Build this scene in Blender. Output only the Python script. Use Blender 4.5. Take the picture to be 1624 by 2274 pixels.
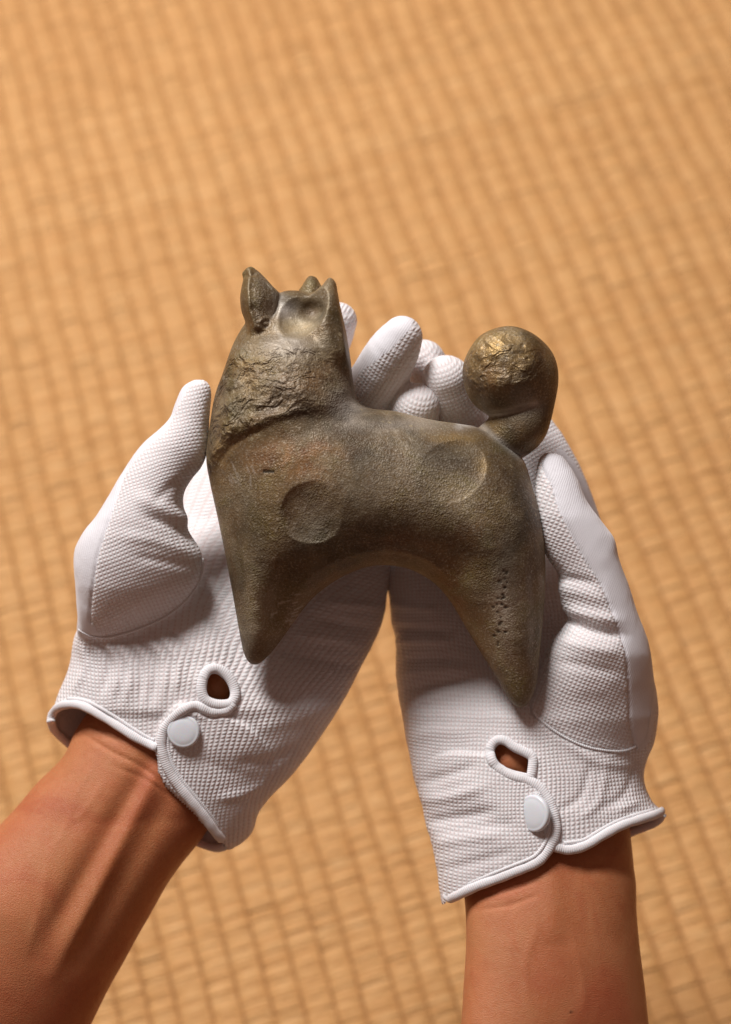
import bpy, math, random
import numpy as np
from mathutils import Matrix, Vector

random.seed(7)
rng = np.random.default_rng(11)
scene = bpy.context.scene
for o in list(bpy.data.objects):
    bpy.data.objects.remove(o)

# ------------------------------------------------------------------ camera, lamps, exposure
PITCH = math.radians(26.3)          # the camera looks down and a little forward
CAM_H = 0.83                        # metres above the mat
HOLD = 0.55                         # metres from the lens to the held figurine
cam_d = bpy.data.cameras.new('camera')
cam = bpy.data.objects.new('camera', cam_d)
scene.collection.objects.link(cam)
cam.location = (0, 0, CAM_H)
cam.rotation_euler = (PITCH, 0, 0)
cam_d.sensor_fit = 'VERTICAL'
cam_d.sensor_height = 36.0
cam_d.lens = 18.0 / (0.175 / HOLD)
cam_d.clip_start = 0.02
cam_d.clip_end = 20
cam_d.dof.use_dof = True
cam_d.dof.focus_distance = HOLD - 0.012
cam_d.dof.aperture_fstop = 6.6
scene.camera = cam

world = bpy.data.worlds.new('World')
scene.world = world
world.use_nodes = True
bg = world.node_tree.nodes['Background']
bg.inputs['Color'].default_value = (1.0, 0.58, 0.44, 1)
bg.inputs['Strength'].default_value = 0.125

R_HOLD = Matrix.Rotation(PITCH, 4, 'X')
M_HOLD = Matrix.Translation((0, 0, CAM_H)) @ R_HOLD @ Matrix.Translation((0, 0, -HOLD))

def area_lamp(name, hold_dir, dist, size, power, color):
    d = Vector(hold_dir).normalized()
    ld = bpy.data.lights.new(name, 'AREA')
    ld.shape = 'DISK'; ld.size = size; ld.energy = power; ld.color = color
    ob = bpy.data.objects.new(name, ld)
    scene.collection.objects.link(ob)
    target = M_HOLD @ Vector((0, 0, 0))
    pos = target + (R_HOLD.to_3x3() @ d) * dist
    ob.location = pos
    ob.rotation_euler = (target - pos).to_track_quat('-Z', 'Y').to_euler()
    return ob
area_lamp('softbox_lamp', (-0.32, 0.80, 0.42), 1.8, 0.62, 46.5, (1.0, 0.975, 0.96))

scene.view_settings.view_transform = 'Standard'
scene.view_settings.look = 'None'
scene.view_settings.exposure = 0.0
scene.view_settings.gamma = 1.0
scene.view_settings.use_curve_mapping = False

# ------------------------------------------------------------------ small numeric toolbox
MMHOLD = HOLD * 1000.0
PX = 250.0 / 1624.0                  # mm per layout unit at the figurine

def un(px, py, z):                   # layout point at depth z -> hold frame (mm)
    k = 1.0 - z / MMHOLD
    return np.array([(px - 812.0) * PX * k, (1137.0 - py) * PX * k, z])

def to_px(V):
    k = 1.0 - V[:, 2] / MMHOLD
    return np.stack([V[:, 0] / k / PX + 812.0, 1137.0 - V[:, 1] / k / PX], 1)

def zoom(ox, oy, sc):
    return lambda pts: [((ox + x / sc) / 1.5394, (oy + y / sc) / 1.5394) for x, y in pts]
Z1 = zoom(650, 850, 2.4985)
Z4 = zoom(150, 1250, 2.1653)
Z5 = zoom(100, 2050, 1.4122)
Z6 = zoom(1250, 1900, 1.4122)

def catmull(pts, n=6, closed=True):
    P = np.asarray(pts, float); N = len(P); out = []
    rngi = range(N) if closed else range(N - 1)
    for i in rngi:
        if closed:
            p0, p1, p2, p3 = P[i - 1], P[i], P[(i + 1) % N], P[(i + 2) % N]
        else:
            p0, p1, p2, p3 = P[max(i - 1, 0)], P[i], P[i + 1], P[min(i + 2, N - 1)]
        for k in range(n):
            t = k / n
            out.append(0.5 * ((2 * p1) + (-p0 + p2) * t + (2 * p0 - 5 * p1 + 4 * p2 - p3) * t * t
                              + (-p0 + 3 * p1 - 3 * p2 + p3) * t ** 3))
    if not closed: out.append(P[-1])
    return np.array(out)

def seg_dist(Q, A, B):
    ab = B - A; t = np.clip(((Q - A) @ ab) / max(ab @ ab, 1e-9), 0, 1)
    return np.hypot(Q[:, 0] - A[0] - t * ab[0], Q[:, 1] - A[1] - t * ab[1])

def line_dist(Q, P):
    d = np.full(len(Q), 1e9)
    for i in range(len(P) - 1):
        d = np.minimum(d, seg_dist(Q, P[i], P[i + 1]))
    return d

def in_poly(Q, P):
    x, y = Q[:, 0], Q[:, 1]; c = np.zeros(len(Q), bool)
    n = len(P); j = n - 1
    for i in range(n):
        xi, yi = P[i]; xj, yj = P[j]
        m = (yi > y) != (yj > y)
        if m.any():
            xx = (xj - xi) * (y - yi) / ((yj - yi) if yj != yi else 1e-9) + xi
            c ^= m & (x < xx)
        j = i
    return c

def poly_sd(Q, P):                   # positive inside
    d = line_dist(Q, np.vstack([P, P[:1]]))
    return np.where(in_poly(Q, P), d, -d)

def hash3(ix, iy, iz, seed):
    h = (ix.astype(np.int64) * 374761393 + iy.astype(np.int64) * 668265263
         + iz.astype(np.int64) * 2147483647 + seed * 974711) & 0xffffffff
    h = ((h ^ (h >> 13)) * 1274126177) & 0xffffffff
    h = ((h ^ (h >> 16)) * 2246822519) & 0xffffffff
    return ((h ^ (h >> 15)) & 0xffff) / 65535.0 * 2 - 1

def vnoise(P, scale, seed=0):
    Q = P / scale; I = np.floor(Q).astype(np.int64); F = Q - I; F = F * F * (3 - 2 * F)
    r = 0
    for dx in (0, 1):
        for dy in (0, 1):
            for dz in (0, 1):
                w = (F[:, 0] if dx else 1 - F[:, 0]) * (F[:, 1] if dy else 1 - F[:, 1]) * (F[:, 2] if dz else 1 - F[:, 2])
                r = r + w * hash3(I[:, 0] + dx, I[:, 1] + dy, I[:, 2] + dz, seed)
    return r

def fbm(P, scale, octv=4, seed=0):
    r = 0; a = 1; s = 0
    for k in range(octv):
        r = r + a * vnoise(P, scale / 2 ** k, seed + k * 17); s += a; a *= 0.5
    return r / s

def sstep(a, b, x):
    t = np.clip((x - a) / (b - a), 0, 1); return t * t * (3 - 2 * t)

def smin(a, b, k):
    h = np.clip(0.5 + 0.5 * (b - a) / k, 0, 1)
    return b + (a - b) * h - k * h * (1 - h)

def smax(a, b, k): return -smin(-a, -b, k)

class Grid:
    def __init__(s, lo, hi, h):
        s.lo = np.array(lo, float); s.h = h
        s.n = np.ceil((np.array(hi) - s.lo) / h).astype(int) + 1
        s.ax = [s.lo[i] + np.arange(s.n[i]) * h for i in range(3)]
        s.f = np.full(s.n, 1e3, np.float32)
        X, Y = np.meshgrid(s.ax[0], s.ax[1], indexing='ij')
        s.XY = np.stack([X.ravel(), Y.ravel()], 1)

def poisson(mask, iters=700):
    u = np.zeros(mask.shape); nx, ny = mask.shape
    ii, jj = np.meshgrid(np.arange(nx), np.arange(ny), indexing='ij')
    red = ((ii + jj) % 2 == 0) & mask; blk = ((ii + jj) % 2 == 1) & mask
    w = 2 / (1 + math.pi / (0.6 * max(nx, ny)))
    for it in range(iters):
        for m in (red, blk):
            nb = np.zeros_like(u)
            nb[1:-1, 1:-1] = (u[2:, 1:-1] + u[:-2, 1:-1] + u[1:-1, 2:] + u[1:-1, :-2] + 1.0) * 0.25
            u = np.where(m, u + w * (nb - u), u)
    return u

def inflate(g, pts, Tf, Tb, zm, smooth=5):
    """a cushion-like solid that has the closed outline pts (layout units); zm(px,py) gives the middle surface"""
    P = catmull(pts, smooth)
    C = np.array([un(x, y, float(zm(np.array([x]), np.array([y]))[0]))[:2] for x, y in P])
    d2 = poly_sd(g.XY, C).reshape(g.n[0], g.n[1])
    mask = d2 > 0
    mask[0] = mask[-1] = False; mask[:, 0] = mask[:, -1] = False
    u = poisson(mask)
    ok = (d2 > 2.0 * g.h) & mask
    q = np.where(ok, u / np.maximum(d2, 1e-6), 0.0); w = ok.astype(float)
    Qf, W = q.copy(), w.copy()
    for it in range(34):
        A = Qf * W; S = np.zeros_like(A); N = np.zeros_like(A)
        for dx in (-1, 0, 1):
            for dy in (-1, 0, 1):
                S += np.roll(np.roll(A, dx, 0), dy, 1); N += np.roll(np.roll(W, dx, 0), dy, 1)
        Qf = np.where(ok, q, np.where(N > 0, S / np.maximum(N, 1e-9), Qf)); W = np.where(ok, 1.0, (N > 0).astype(float))
    far = float(np.mean(q[ok]))
    Qf = np.where(W > 0, Qf, far)
    u = Qf * d2
    u = u / u.max()
    gx, gy = np.gradient(u, g.h)
    gr2 = gx * gx + gy * gy
    X, Y = g.XY[:, 0], g.XY[:, 1]
    z0 = np.full(len(X), -10.0)
    for _ in range(2):
        k = 1 - z0 / MMHOLD
        z0 = zm(X / k / PX + 812, 1137 - Y / k / PX)
    z0 = z0.reshape(g.n[0], g.n[1])
    Z = g.ax[2][None, None, :] - z0[:, :, None]
    K = np.where(Z > 0, Tf * Tf, Tb * Tb)
    F = Z * Z - K * u[:, :, None]
    G = np.sqrt(4 * Z * Z + K * K * gr2[:, :, None]) + 1.5
    d = F / G
    out = -d2[:, :, None]
    return np.where(out > 1.5, np.maximum(d, out * 0.8), d).astype(np.float32)

def capsule(g, A, B, ra, rb, pad=9):
    """field of a tapered capsule, computed only in its neighbourhood; returns (slices, values)"""
    lo = np.minimum(A, B) - max(ra, rb) - pad; hi = np.maximum(A, B) + max(ra, rb) + pad
    i0 = np.clip(np.floor((lo - g.lo) / g.h).astype(int), 0, g.n - 1); i1 = np.clip(np.ceil((hi - g.lo) / g.h).astype(int) + 1, 1, g.n)
    sl = tuple(slice(a, b) for a, b in zip(i0, i1))
    X = g.ax[0][sl[0]][:, None, None] - A[0]; Y = g.ax[1][sl[1]][None, :, None] - A[1]; Z = g.ax[2][sl[2]][None, None, :] - A[2]
    ab = B - A; t = np.clip((X * ab[0] + Y * ab[1] + Z * ab[2]) / max(ab @ ab, 1e-9), 0, 1)
    d = np.sqrt((X - t * ab[0]) ** 2 + (Y - t * ab[1]) ** 2 + (Z - t * ab[2]) ** 2) - (ra + (rb - ra) * t)
    return sl, d.astype(np.float32)

def surface_nets(g):
    f = g.f; nx, ny, nz = f.shape
    s = f < 0
    cnt = np.zeros((nx - 1, ny - 1, nz - 1), np.int8)
    for dx in (0, 1):
        for dy in (0, 1):
            for dz in (0, 1):
                cnt += s[dx:nx - 1 + dx, dy:ny - 1 + dy, dz:nz - 1 + dz]
    I = np.argwhere((cnt > 0) & (cnt < 8))
    ids = np.full(cnt.shape, -1, np.int32); ids[I[:, 0], I[:, 1], I[:, 2]] = np.arange(len(I))
    corners = np.array([(a, b, c) for a in (0, 1) for b in (0, 1) for c in (0, 1)])
    cv = np.stack([f[I[:, 0] + c[0], I[:, 1] + c[1], I[:, 2] + c[2]] for c in corners], 1)
    acc = np.zeros((len(I), 3)); num = np.zeros(len(I))
    for a in range(8):
        for b in range(a + 1, 8):
            if np.abs(corners[a] - corners[b]).sum() != 1: continue
            m = (cv[:, a] < 0) != (cv[:, b] < 0)
            t = np.where(m, cv[:, a] / np.where(m, cv[:, a] - cv[:, b], 1), 0)
            p = corners[a] + t[:, None] * (corners[b] - corners[a])
            acc += np.where(m[:, None], p, 0); num += m
    V = g.lo + (I + acc / num[:, None]) * g.h
    quads = []
    for ax in range(3):
        d = np.zeros(3, int); d[ax] = 1
        s0 = s[tuple(slice(0, f.shape[i] - d[i]) for i in range(3))]; s1 = s[tuple(slice(d[i], None) for i in range(3))]
        E = np.argwhere(s0 != s1)
        o1, o2 = (ax + 1) % 3, (ax + 2) % 3
        E = E[(E[:, o1] > 0) & (E[:, o2] > 0) & (E[:, o1] < f.shape[o1] - 1) & (E[:, o2] < f.shape[o2] - 1)]
        def cell(a, b):
            C = E.copy(); C[:, o1] -= a; C[:, o2] -= b
            return ids[C[:, 0], C[:, 1], C[:, 2]]
        q = np.stack([cell(1, 1), cell(0, 1), cell(0, 0), cell(1, 0)], 1)
        flip = ~s0[E[:, 0], E[:, 1], E[:, 2]]
        q[flip] = q[flip][:, ::-1]
        quads.append(q)
    Q = np.vstack(quads); Q = Q[(Q >= 0).all(1)]
    return V, Q

def smooth_mesh(V, Q, n=2, lam=0.5):
    E = np.vstack([Q[:, [0, 1]], Q[:, [1, 2]], Q[:, [2, 3]], Q[:, [3, 0]]])
    for _ in range(n):
        S = np.zeros_like(V); N = np.zeros(len(V))
        for c in range(3):
            S[:, c] = np.bincount(E[:, 0], V[E[:, 1], c], len(V)) + np.bincount(E[:, 1], V[E[:, 0], c], len(V))
        N = np.bincount(E[:, 0], minlength=len(V)) + np.bincount(E[:, 1], minlength=len(V))
        V = V + lam * (S / np.maximum(N, 1)[:, None] - V)
    return V

def normals(V, Q):
    n = np.cross(V[Q[:, 2]] - V[Q[:, 0]], V[Q[:, 3]] - V[Q[:, 1]])
    N = np.zeros_like(V)
    for k in range(4):
        for c in range(3):
            N[:, c] += np.bincount(Q[:, k], n[:, c], len(V))
    return N / np.maximum(np.linalg.norm(N, axis=1), 1e-9)[:, None]

# ------------------------------------------------------------------ linking helpers
C = scene.collection
M3 = np.array(R_HOLD.to_3x3()); T3 = np.array(M_HOLD.translation)
def world_pts(V): return (np.asarray(V) * 0.001) @ M3.T + T3
def world_pt(p): return world_pts(np.array([p]))[0]

def mesh_obj(name, V, Q, mat, parent=None, attrs=None, uv=None, smooth=True, faces=None, origin=None, vnormals=None):
    """V in hold-frame mm -> one mesh object; parent's location is subtracted so that parents sit at a base"""
    W = world_pts(V)
    off = np.zeros(3)
    p = parent
    while p is not None:
        off += np.array(p.location); p = p.parent
    if origin is None: origin = np.zeros(3)
    W = W - off - origin
    me = bpy.data.meshes.new(name)
    if faces is not None:
        me.from_pydata([tuple(v) for v in W], [], faces)
    else:
        me.vertices.add(len(W)); me.vertices.foreach_set('co', W.astype(np.float32).ravel())
        me.loops.add(len(Q) * 4); me.loops.foreach_set('vertex_index', Q.astype(np.int32).ravel())
        me.polygons.add(len(Q)); me.polygons.foreach_set('loop_start', (np.arange(len(Q)) * 4).astype(np.int32))
        me.update(calc_edges=True)
    me.validate()
    if smooth: me.polygons.foreach_set('use_smooth', np.ones(len(me.polygons), bool))
    for k, a in (attrs or {}).items():
        a = np.asarray(a, np.float32)
        if a.ndim == 1:
            at = me.attributes.new(k, 'FLOAT', 'POINT'); at.data.foreach_set('value', a)
        else:
            at = me.attributes.new(k, 'FLOAT_VECTOR', 'POINT'); at.data.foreach_set('vector', a.ravel())
    if vnormals is not None: me.normals_split_custom_set_from_vertices((vnormals @ M3.T).tolist())
    me.materials.append(mat)
    ob = bpy.data.objects.new(name, me)
    ob.location = origin
    C.objects.link(ob)
    if parent is not None: ob.parent = parent
    return ob

def subset(V, Q, keep_face, attrs):
    Qs = Q[keep_face]; used = np.unique(Qs); remap = np.full(len(V), -1, np.int64); remap[used] = np.arange(len(used))
    return V[used], remap[Qs], {k: v[used] for k, v in attrs.items()}

def empty(name, loc):
    e = bpy.data.objects.new(name, None); e.location = loc; e.empty_display_size = 0.02
    C.objects.link(e); return e

def tube(name, path, r, mat, parent, n=10, closed=False, caps=True, flat=1.0, normal=None):
    P = np.asarray(path, float); N = len(P)
    rr = np.full(N, r) if np.isscalar(r) else np.asarray(r)
    T = np.gradient(P, axis=0) if not closed else np.roll(P, -1, 0) - np.roll(P, 1, 0)
    T /= np.maximum(np.linalg.norm(T, axis=1), 1e-9)[:, None]
    up = np.array([0, 0, 1.0]) if normal is None else normal
    V = []; along = []
    L = np.concatenate([[0], np.cumsum(np.linalg.norm(np.diff(P, axis=0), axis=1))])
    for i in range(N):
        b = np.cross(T[i], up); b /= max(np.linalg.norm(b), 1e-6); c = np.cross(b, T[i])
        for k in range(n):
            a = 2 * math.pi * k / n
            V.append(P[i] + rr[i] * (math.cos(a) * b + flat * math.sin(a) * c)); along.append((L[i], a, 0))
    V = np.array(V); F = []
    for i in range(N if closed else N - 1):
        j = (i + 1) % N
        for k in range(n):
            F.append((i * n + k, j * n + k, j * n + (k + 1) % n, i * n + (k + 1) % n))
    if caps and not closed:
        F.append(tuple(range(n))); F.append(tuple(reversed(range((N - 1) * n, N * n))))
    ob = mesh_obj(name, V, None, mat, parent, {'along': np.array(along)}, faces=[tuple(int(x) for x in f) for f in F])
    return ob

# ------------------------------------------------------------------ material helpers
def material(name):
    m = bpy.data.materials.new(name); m.use_nodes = True
    nt = m.node_tree; return m, nt, nt.nodes, nt.links, nt.nodes['Principled BSDF']

class NB:
    """terse node builder"""
    def __init__(s, nt): s.nt = nt
    def _in(s, sock, v):
        if hasattr(v, 'is_linked') or hasattr(v, 'links'): s.nt.links.new(v, sock)
        else: sock.default_value = v
    def math(s, op, a, b=0.0, c=None, clamp=False):
        n = s.nt.nodes.new('ShaderNodeMath'); n.operation = op; n.use_clamp = clamp
        s._in(n.inputs[0], a); s._in(n.inputs[1], b)
        if c is not None: s._in(n.inputs[2], c)
        return n.outputs[0]
    def attr(s, name, out='Fac'):
        n = s.nt.nodes.new('ShaderNodeAttribute'); n.attribute_name = name; return n.outputs[out]
    def obj(s):
        return s.nt.nodes.new('ShaderNodeTexCoord').outputs['Object']
    def noise(s, vec, scale, detail=4, rough=0.55, dist=0.0, out='Fac'):
        n = s.nt.nodes.new('ShaderNodeTexNoise'); s._in(n.inputs['Vector'], vec)
        n.inputs['Scale'].default_value = scale; n.inputs['Detail'].default_value = detail
        n.inputs['Roughness'].default_value = rough; n.inputs['Distortion'].default_value = dist
        return n.outputs[out]
    def vor(s, vec, scale, feature='F1', out='Distance'):
        n = s.nt.nodes.new('ShaderNodeTexVoronoi'); n.feature = feature; s._in(n.inputs['Vector'], vec)
        n.inputs['Scale'].default_value = scale; return n.outputs[out]
    def ramp(s, fac, stops):
        n = s.nt.nodes.new('ShaderNodeValToRGB'); s._in(n.inputs[0], fac)
        e = n.color_ramp.elements
        while len(e) < len(stops): e.new(0.5)
        for el, (p, c) in zip(e, stops): el.position = p; el.color = tuple(c) + (1,) if len(c) == 3 else c
        return n.outputs[0]
    def remap(s, v, a, b, c=0.0, d=1.0):
        n = s.nt.nodes.new('ShaderNodeMapRange'); s._in(n.inputs[0], v)
        for i, x in enumerate((a, b, c, d)): n.inputs[1 + i].default_value = x
        return n.outputs[0]
    def mix(s, fac, a, b, mode='MIX'):
        n = s.nt.nodes.new('ShaderNodeMix'); n.data_type = 'RGBA'; n.blend_type = mode
        s._in(n.inputs[0], fac)
        s._in(n.inputs[6], a if not isinstance(a, tuple) else a + (1,)); s._in(n.inputs[7], b if not isinstance(b, tuple) else b + (1,))
        return n.outputs[2]
    def sep(s, v):
        n = s.nt.nodes.new('ShaderNodeSeparateXYZ'); s._in(n.inputs[0], v); return n.outputs
    def comb(s, x, y, z):
        n = s.nt.nodes.new('ShaderNodeCombineXYZ')
        for i, v in enumerate((x, y, z)): s._in(n.inputs[i], v)
        return n.outputs[0]
    def bump(s, height, dist, strength=1.0, normal=None):
        n = s.nt.nodes.new('ShaderNodeBump'); s._in(n.inputs['Height'], height)
        n.inputs['Distance'].default_value = dist; n.inputs['Strength'].default_value = strength
        if normal is not None: s._in(n.inputs['Normal'], normal)
        return n.outputs[0]

# ---- rush and cord of the mat
def mat_rush():
    m, nt, nodes, links, b = material('rush'); N = NB(nt)
    rnd = nodes.new('ShaderNodeObjectInfo').outputs['Random']
    o = N.attr('cell', 'Vector'); s = N.sep(o)
    geo = nodes.new('ShaderNodeNewGeometry').outputs['Position']
    col = N.math('FLOOR', s[0]); 
    wn = nodes.new('ShaderNodeTexWhiteNoise'); wn.noise_dimensions = '2D'
    links.new(N.comb(col, N.math('MULTIPLY', rnd, 91.7), 0.0), wn.inputs['Vector'])
    low = N.noise(geo, 90, 2, 0.5)
    big = N.noise(geo, 5, 2, 0.5)
    v = N.math('ADD', N.math('MULTIPLY', wn.outputs['Value'], 0.20), N.math('MULTIPLY', low, 0.85))
    v = N.math('ADD', v, N.math('MULTIPLY', rnd, 0.36))
    c = N.ramp(N.remap(v, 0.2, 1.15), [(0.0, (0.50, 0.270, 0.088)), (0.3, (0.66, 0.345, 0.125)), (0.65, (0.72, 0.40, 0.155)), (1.0, (0.77, 0.46, 0.20))])
    c = N.mix(N.remap(big, 0.35, 0.7), c, N.mix(0.10, c, (0.5, 0.22, 0.07)))
    links.new(c, b.inputs['Base Color'])
    st = N.noise(N.comb(N.math('MULTIPLY', s[1], 0.12), s[2], rnd), 9, 2)
    links.new(N.bump(st, 0.0002, 0.6), b.inputs['Normal'])
    b.inputs['Roughness'].default_value = 0.55
    b.inputs['Specular IOR Level'].default_value = 0.3
    return m
def mat_cord():
    m, nt, nodes, links, b = material('warp_cord'); N = NB(nt)
    geo = nodes.new('ShaderNodeNewGeometry').outputs['Position']
    c = N.ramp(N.noise(geo, 120, 3), [(0.3, (0.40, 0.185, 0.062)), (0.7, (0.55, 0.28, 0.10))])
    links.new(c, b.inputs['Base Color']); b.inputs['Roughness'].default_value = 0.9
    return m
def mat_floor():
    m, nt, nodes, links, b = material('mat_base'); N = NB(nt)
    geo = nodes.new('ShaderNodeNewGeometry').outputs['Position']
    mp = nodes.new('ShaderNodeMapping'); mp.inputs['Rotation'].default_value = (0, 0, -math.radians(17.1)); links.new(geo, mp.inputs[0])
    s = N.sep(mp.outputs[0])
    col = N.math('ABSOLUTE', N.math('SINE', N.math('MULTIPLY', s[0], math.pi / 0.015)))
    row = N.math('ABSOLUTE', N.math('SINE', N.math('MULTIPLY', s[1], math.pi / 0.0021)))
    c = N.ramp(N.math('POWER', col, 0.5), [(0.1, (0.4, 0.19, 0.065)), (0.7, (0.60, 0.32, 0.12))])
    links.new(c, b.inputs['Base Color']); b.inputs['Roughness'].default_value = 0.6
    links.new(N.bump(N.math('MULTIPLY', row, col), 0.001, 0.8), b.inputs['Normal'])
    return m

# ---- patinated bronze
def mat_bronze():
    m, nt, nodes, links, b = material('patinated_bronze'); N = NB(nt)
    o = N.obj()
    n1 = N.noise(o, 42, 6, 0.62, 0.6); n2 = N.noise(o, 150, 5, 0.65); n3 = N.noise(o, 48, 5, 0.62, 1.0)
    base = N.ramp(n1, [(0.32, (0.070, 0.036, 0.011)), (0.43, (0.138, 0.082, 0.029)), (0.53, (0.178, 0.124, 0.057)), (0.66, (0.26, 0.205, 0.125))])
    olive = N.mix(N.remap(n3, 0.50, 0.62, 0, 0.7), base, (0.140, 0.104, 0.022))
    rust = N.attr('rust'); dust = N.attr('dust'); gold = N.attr('gold'); grey = N.attr('grey'); dark = N.attr('pit')
    n4 = N.noise(o, 70, 6, 0.66, 0.8)
    ru = N.math('MULTIPLY', N.math('ADD', N.math('MULTIPLY', rust, 1.15), 0.12), N.remap(n4, 0.40, 0.60), clamp=True)
    c = N.mix(ru, olive, N.ramp(n2, [(0.35, (0.105, 0.040, 0.010)), (0.65, (0.205, 0.098, 0.028))]))
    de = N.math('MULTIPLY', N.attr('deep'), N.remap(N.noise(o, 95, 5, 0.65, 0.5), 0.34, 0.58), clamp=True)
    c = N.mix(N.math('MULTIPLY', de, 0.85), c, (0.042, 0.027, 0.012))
    speck = N.noise(o, 1300, 2, 0.65)
    gr = N.math('MULTIPLY', grey, N.remap(speck, 0.32, 0.62), clamp=True)
    c = N.mix(N.math('MULTIPLY', gr, 0.65), c, (0.28, 0.235, 0.18))
    du = N.math('MULTIPLY', dust, N.remap(n2, 0.22, 0.50), clamp=True)
    c = N.mix(du, c, (0.55, 0.51, 0.46))
    c = N.mix(N.math('MULTIPLY', N.attr('lit_facet'), 0.6), c, (0.36, 0.30, 0.20))  # paler tone paints in the light the brow facet catches
    go = N.math('MULTIPLY', gold, N.remap(n2, 0.35, 0.60), clamp=True)
    c = N.mix(N.math('MULTIPLY', go, 0.8), c, (0.42, 0.27, 0.10))
    # sandy casting grain: tiny light and dark grains
    grain = N.vor(o, 1700)
    c = N.mix(N.remap(grain, 0.25, 0.6, 0.0, 0.35), c, N.mix(0.5, c, (0.03, 0.022, 0.012)), )
    c = N.mix(N.remap(speck, 0.58, 0.68, 0, 0.44), c, (0.42, 0.36, 0.27))
    broad = N.remap(N.noise(o, 30, 3, 0.6, 0.6), 0.34, 0.66, 0.55, 1.55)
    vm = nodes.new('ShaderNodeVectorMath'); vm.operation = 'SCALE'; links.new(c, vm.inputs[0]); links.new(broad, vm.inputs['Scale']); c = vm.outputs[0]
    pt = nodes.new('ShaderNodeNewGeometry').outputs['Pointiness']
    c = N.mix(N.math('MULTIPLY', N.remap(pt, 0.515, 0.56), N.remap(n2, 0.36, 0.58, 0.1, 0.75)), c, (0.34, 0.275, 0.17))
    c = N.mix(N.math('MULTIPLY', N.remap(pt, 0.485, 0.44), N.remap(n4, 0.42, 0.60, 0.0, 0.6)), c, (0.42, 0.38, 0.32))
    c = N.mix(dark, c, (0.02, 0.015, 0.008))
    links.new(c, b.inputs['Base Color'])
    links.new(N.math('ADD', N.math('MULTIPLY', go, 0.45), 0.20), b.inputs['Metallic'])
    links.new(N.math('ADD', N.remap(n1, 0.3, 0.7, 0.38, 0.56), N.math('MULTIPLY', N.attr('grey'), 0.12)), b.inputs['Roughness']); b.inputs['Specular IOR Level'].default_value = 0.5
    rough = N.attr('rough')
    f1 = N.vor(o, 230, 'F1'); f2 = N.noise(o, 330, 4, 0.6, 0.5)
    mp = nodes.new('ShaderNodeMapping'); mp.inputs['Scale'].default_value = (0.8, 1.2, 1.2); mp.inputs['Rotation'].default_value = (0, 0, 0.5); links.new(o, mp.inputs[0])
    ln = N.math('MULTIPLY', N.noise(mp.outputs[0], 105, 2.6, 0.48, 0.5), 8.0)            # flaked ledges
    lf = N.math('FLOOR', ln); ls = N.remap(N.math('SUBTRACT', ln, lf), 0.0, 0.52)
    ledge = N.math('MULTIPLY', N.math('DIVIDE', N.math('ADD', lf, ls), 8.0), N.attr('flake'))
    bn = N.bump(N.math('ADD', N.math('MULTIPLY', N.math('ADD', f2, N.math('MULTIPLY', f1, 0.4)), rough), N.math('MULTIPLY', n2, 0.07)), 0.0011, 0.7)
    bn = N.bump(ledge, 0.0050, 0.9, bn)
    gs = N.math('MULTIPLY', N.remap(n3, 0.34, 0.62, 0.25, 1.25), N.math('ADD', N.math('MULTIPLY', N.attr('grey'), 0.5), 0.65))
    bn = N.bump(N.math('MULTIPLY', N.math('ADD', speck, N.math('MULTIPLY', grain, 0.7)), gs), 0.00030, 0.75, bn)
    links.new(bn, b.inputs['Normal'])
    return m

# ---- glove cloths
def mat_knit():
    m, nt, nodes, links, b = material('dimpled_white_knit'); N = NB(nt)
    s = N.sep(N.attr('knit', 'Vector'))
    o = N.obj()
    wob = N.noise(o, 420, 2, 0.5)
    u = N.math('ADD', s[0], N.math('MULTIPLY', wob, 0.25)); v = N.math('ADD', s[1], N.math('MULTIPLY', wob, 0.25))
    su = N.math('SINE', N.math('MULTIPLY', u, math.pi)); sv = N.math('SINE', N.math('MULTIPLY', v, math.pi))
    hu = N.math('MULTIPLY', su, su); hv = N.math('MULTIPLY', sv, sv)
    dot = N.math('POWER', N.math('MULTIPLY', hu, hv), 0.72)
    rib = s[2]
    ribh = N.math('POWER', hu, 0.5)
    h = N.math('ADD', dot, N.math('MULTIPLY', ribh, N.math('MULTIPLY', rib, 0.7)))
    fz = N.noise(o, 2600, 3, 0.6)
    gap = N.math('MAXIMUM', N.remap(hu, 0.02, 0.30), N.remap(hv, 0.75, 0.2, 0.0, 0.75))
    big = N.noise(o, 35, 3, 0.5)
    c1 = N.mix(N.remap(big, 0.35, 0.7), (0.80, 0.765, 0.772), (0.84, 0.81, 0.812))
    c = N.mix(gap, (0.70, 0.60, 0.59), c1)
    c = N.mix(N.remap(fz, 0.3, 0.7, 0, 0.18), c, (0.66, 0.62, 0.63))
    links.new(c, b.inputs['Base Color'])
    b.inputs['Roughness'].default_value = 0.95; b.inputs['Specular IOR Level'].default_value = 0.15
    b.inputs['Sheen Weight'].default_value = 0.12
    b.inputs['Subsurface Weight'].default_value = 0.35; b.inputs['Subsurface Radius'].default_value = (1.0, 0.72, 0.68); b.inputs['Subsurface Scale'].default_value = 0.0014
    bn = N.bump(N.math('MULTIPLY', h, N.remap(N.noise(o, 60, 3), 0.3, 0.7, 0.6, 1.15)), 0.00036, 0.7)
    bn = N.bump(fz, 0.00012, 0.6, bn)
    links.new(bn, b.inputs['Normal'])
    return m
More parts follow.
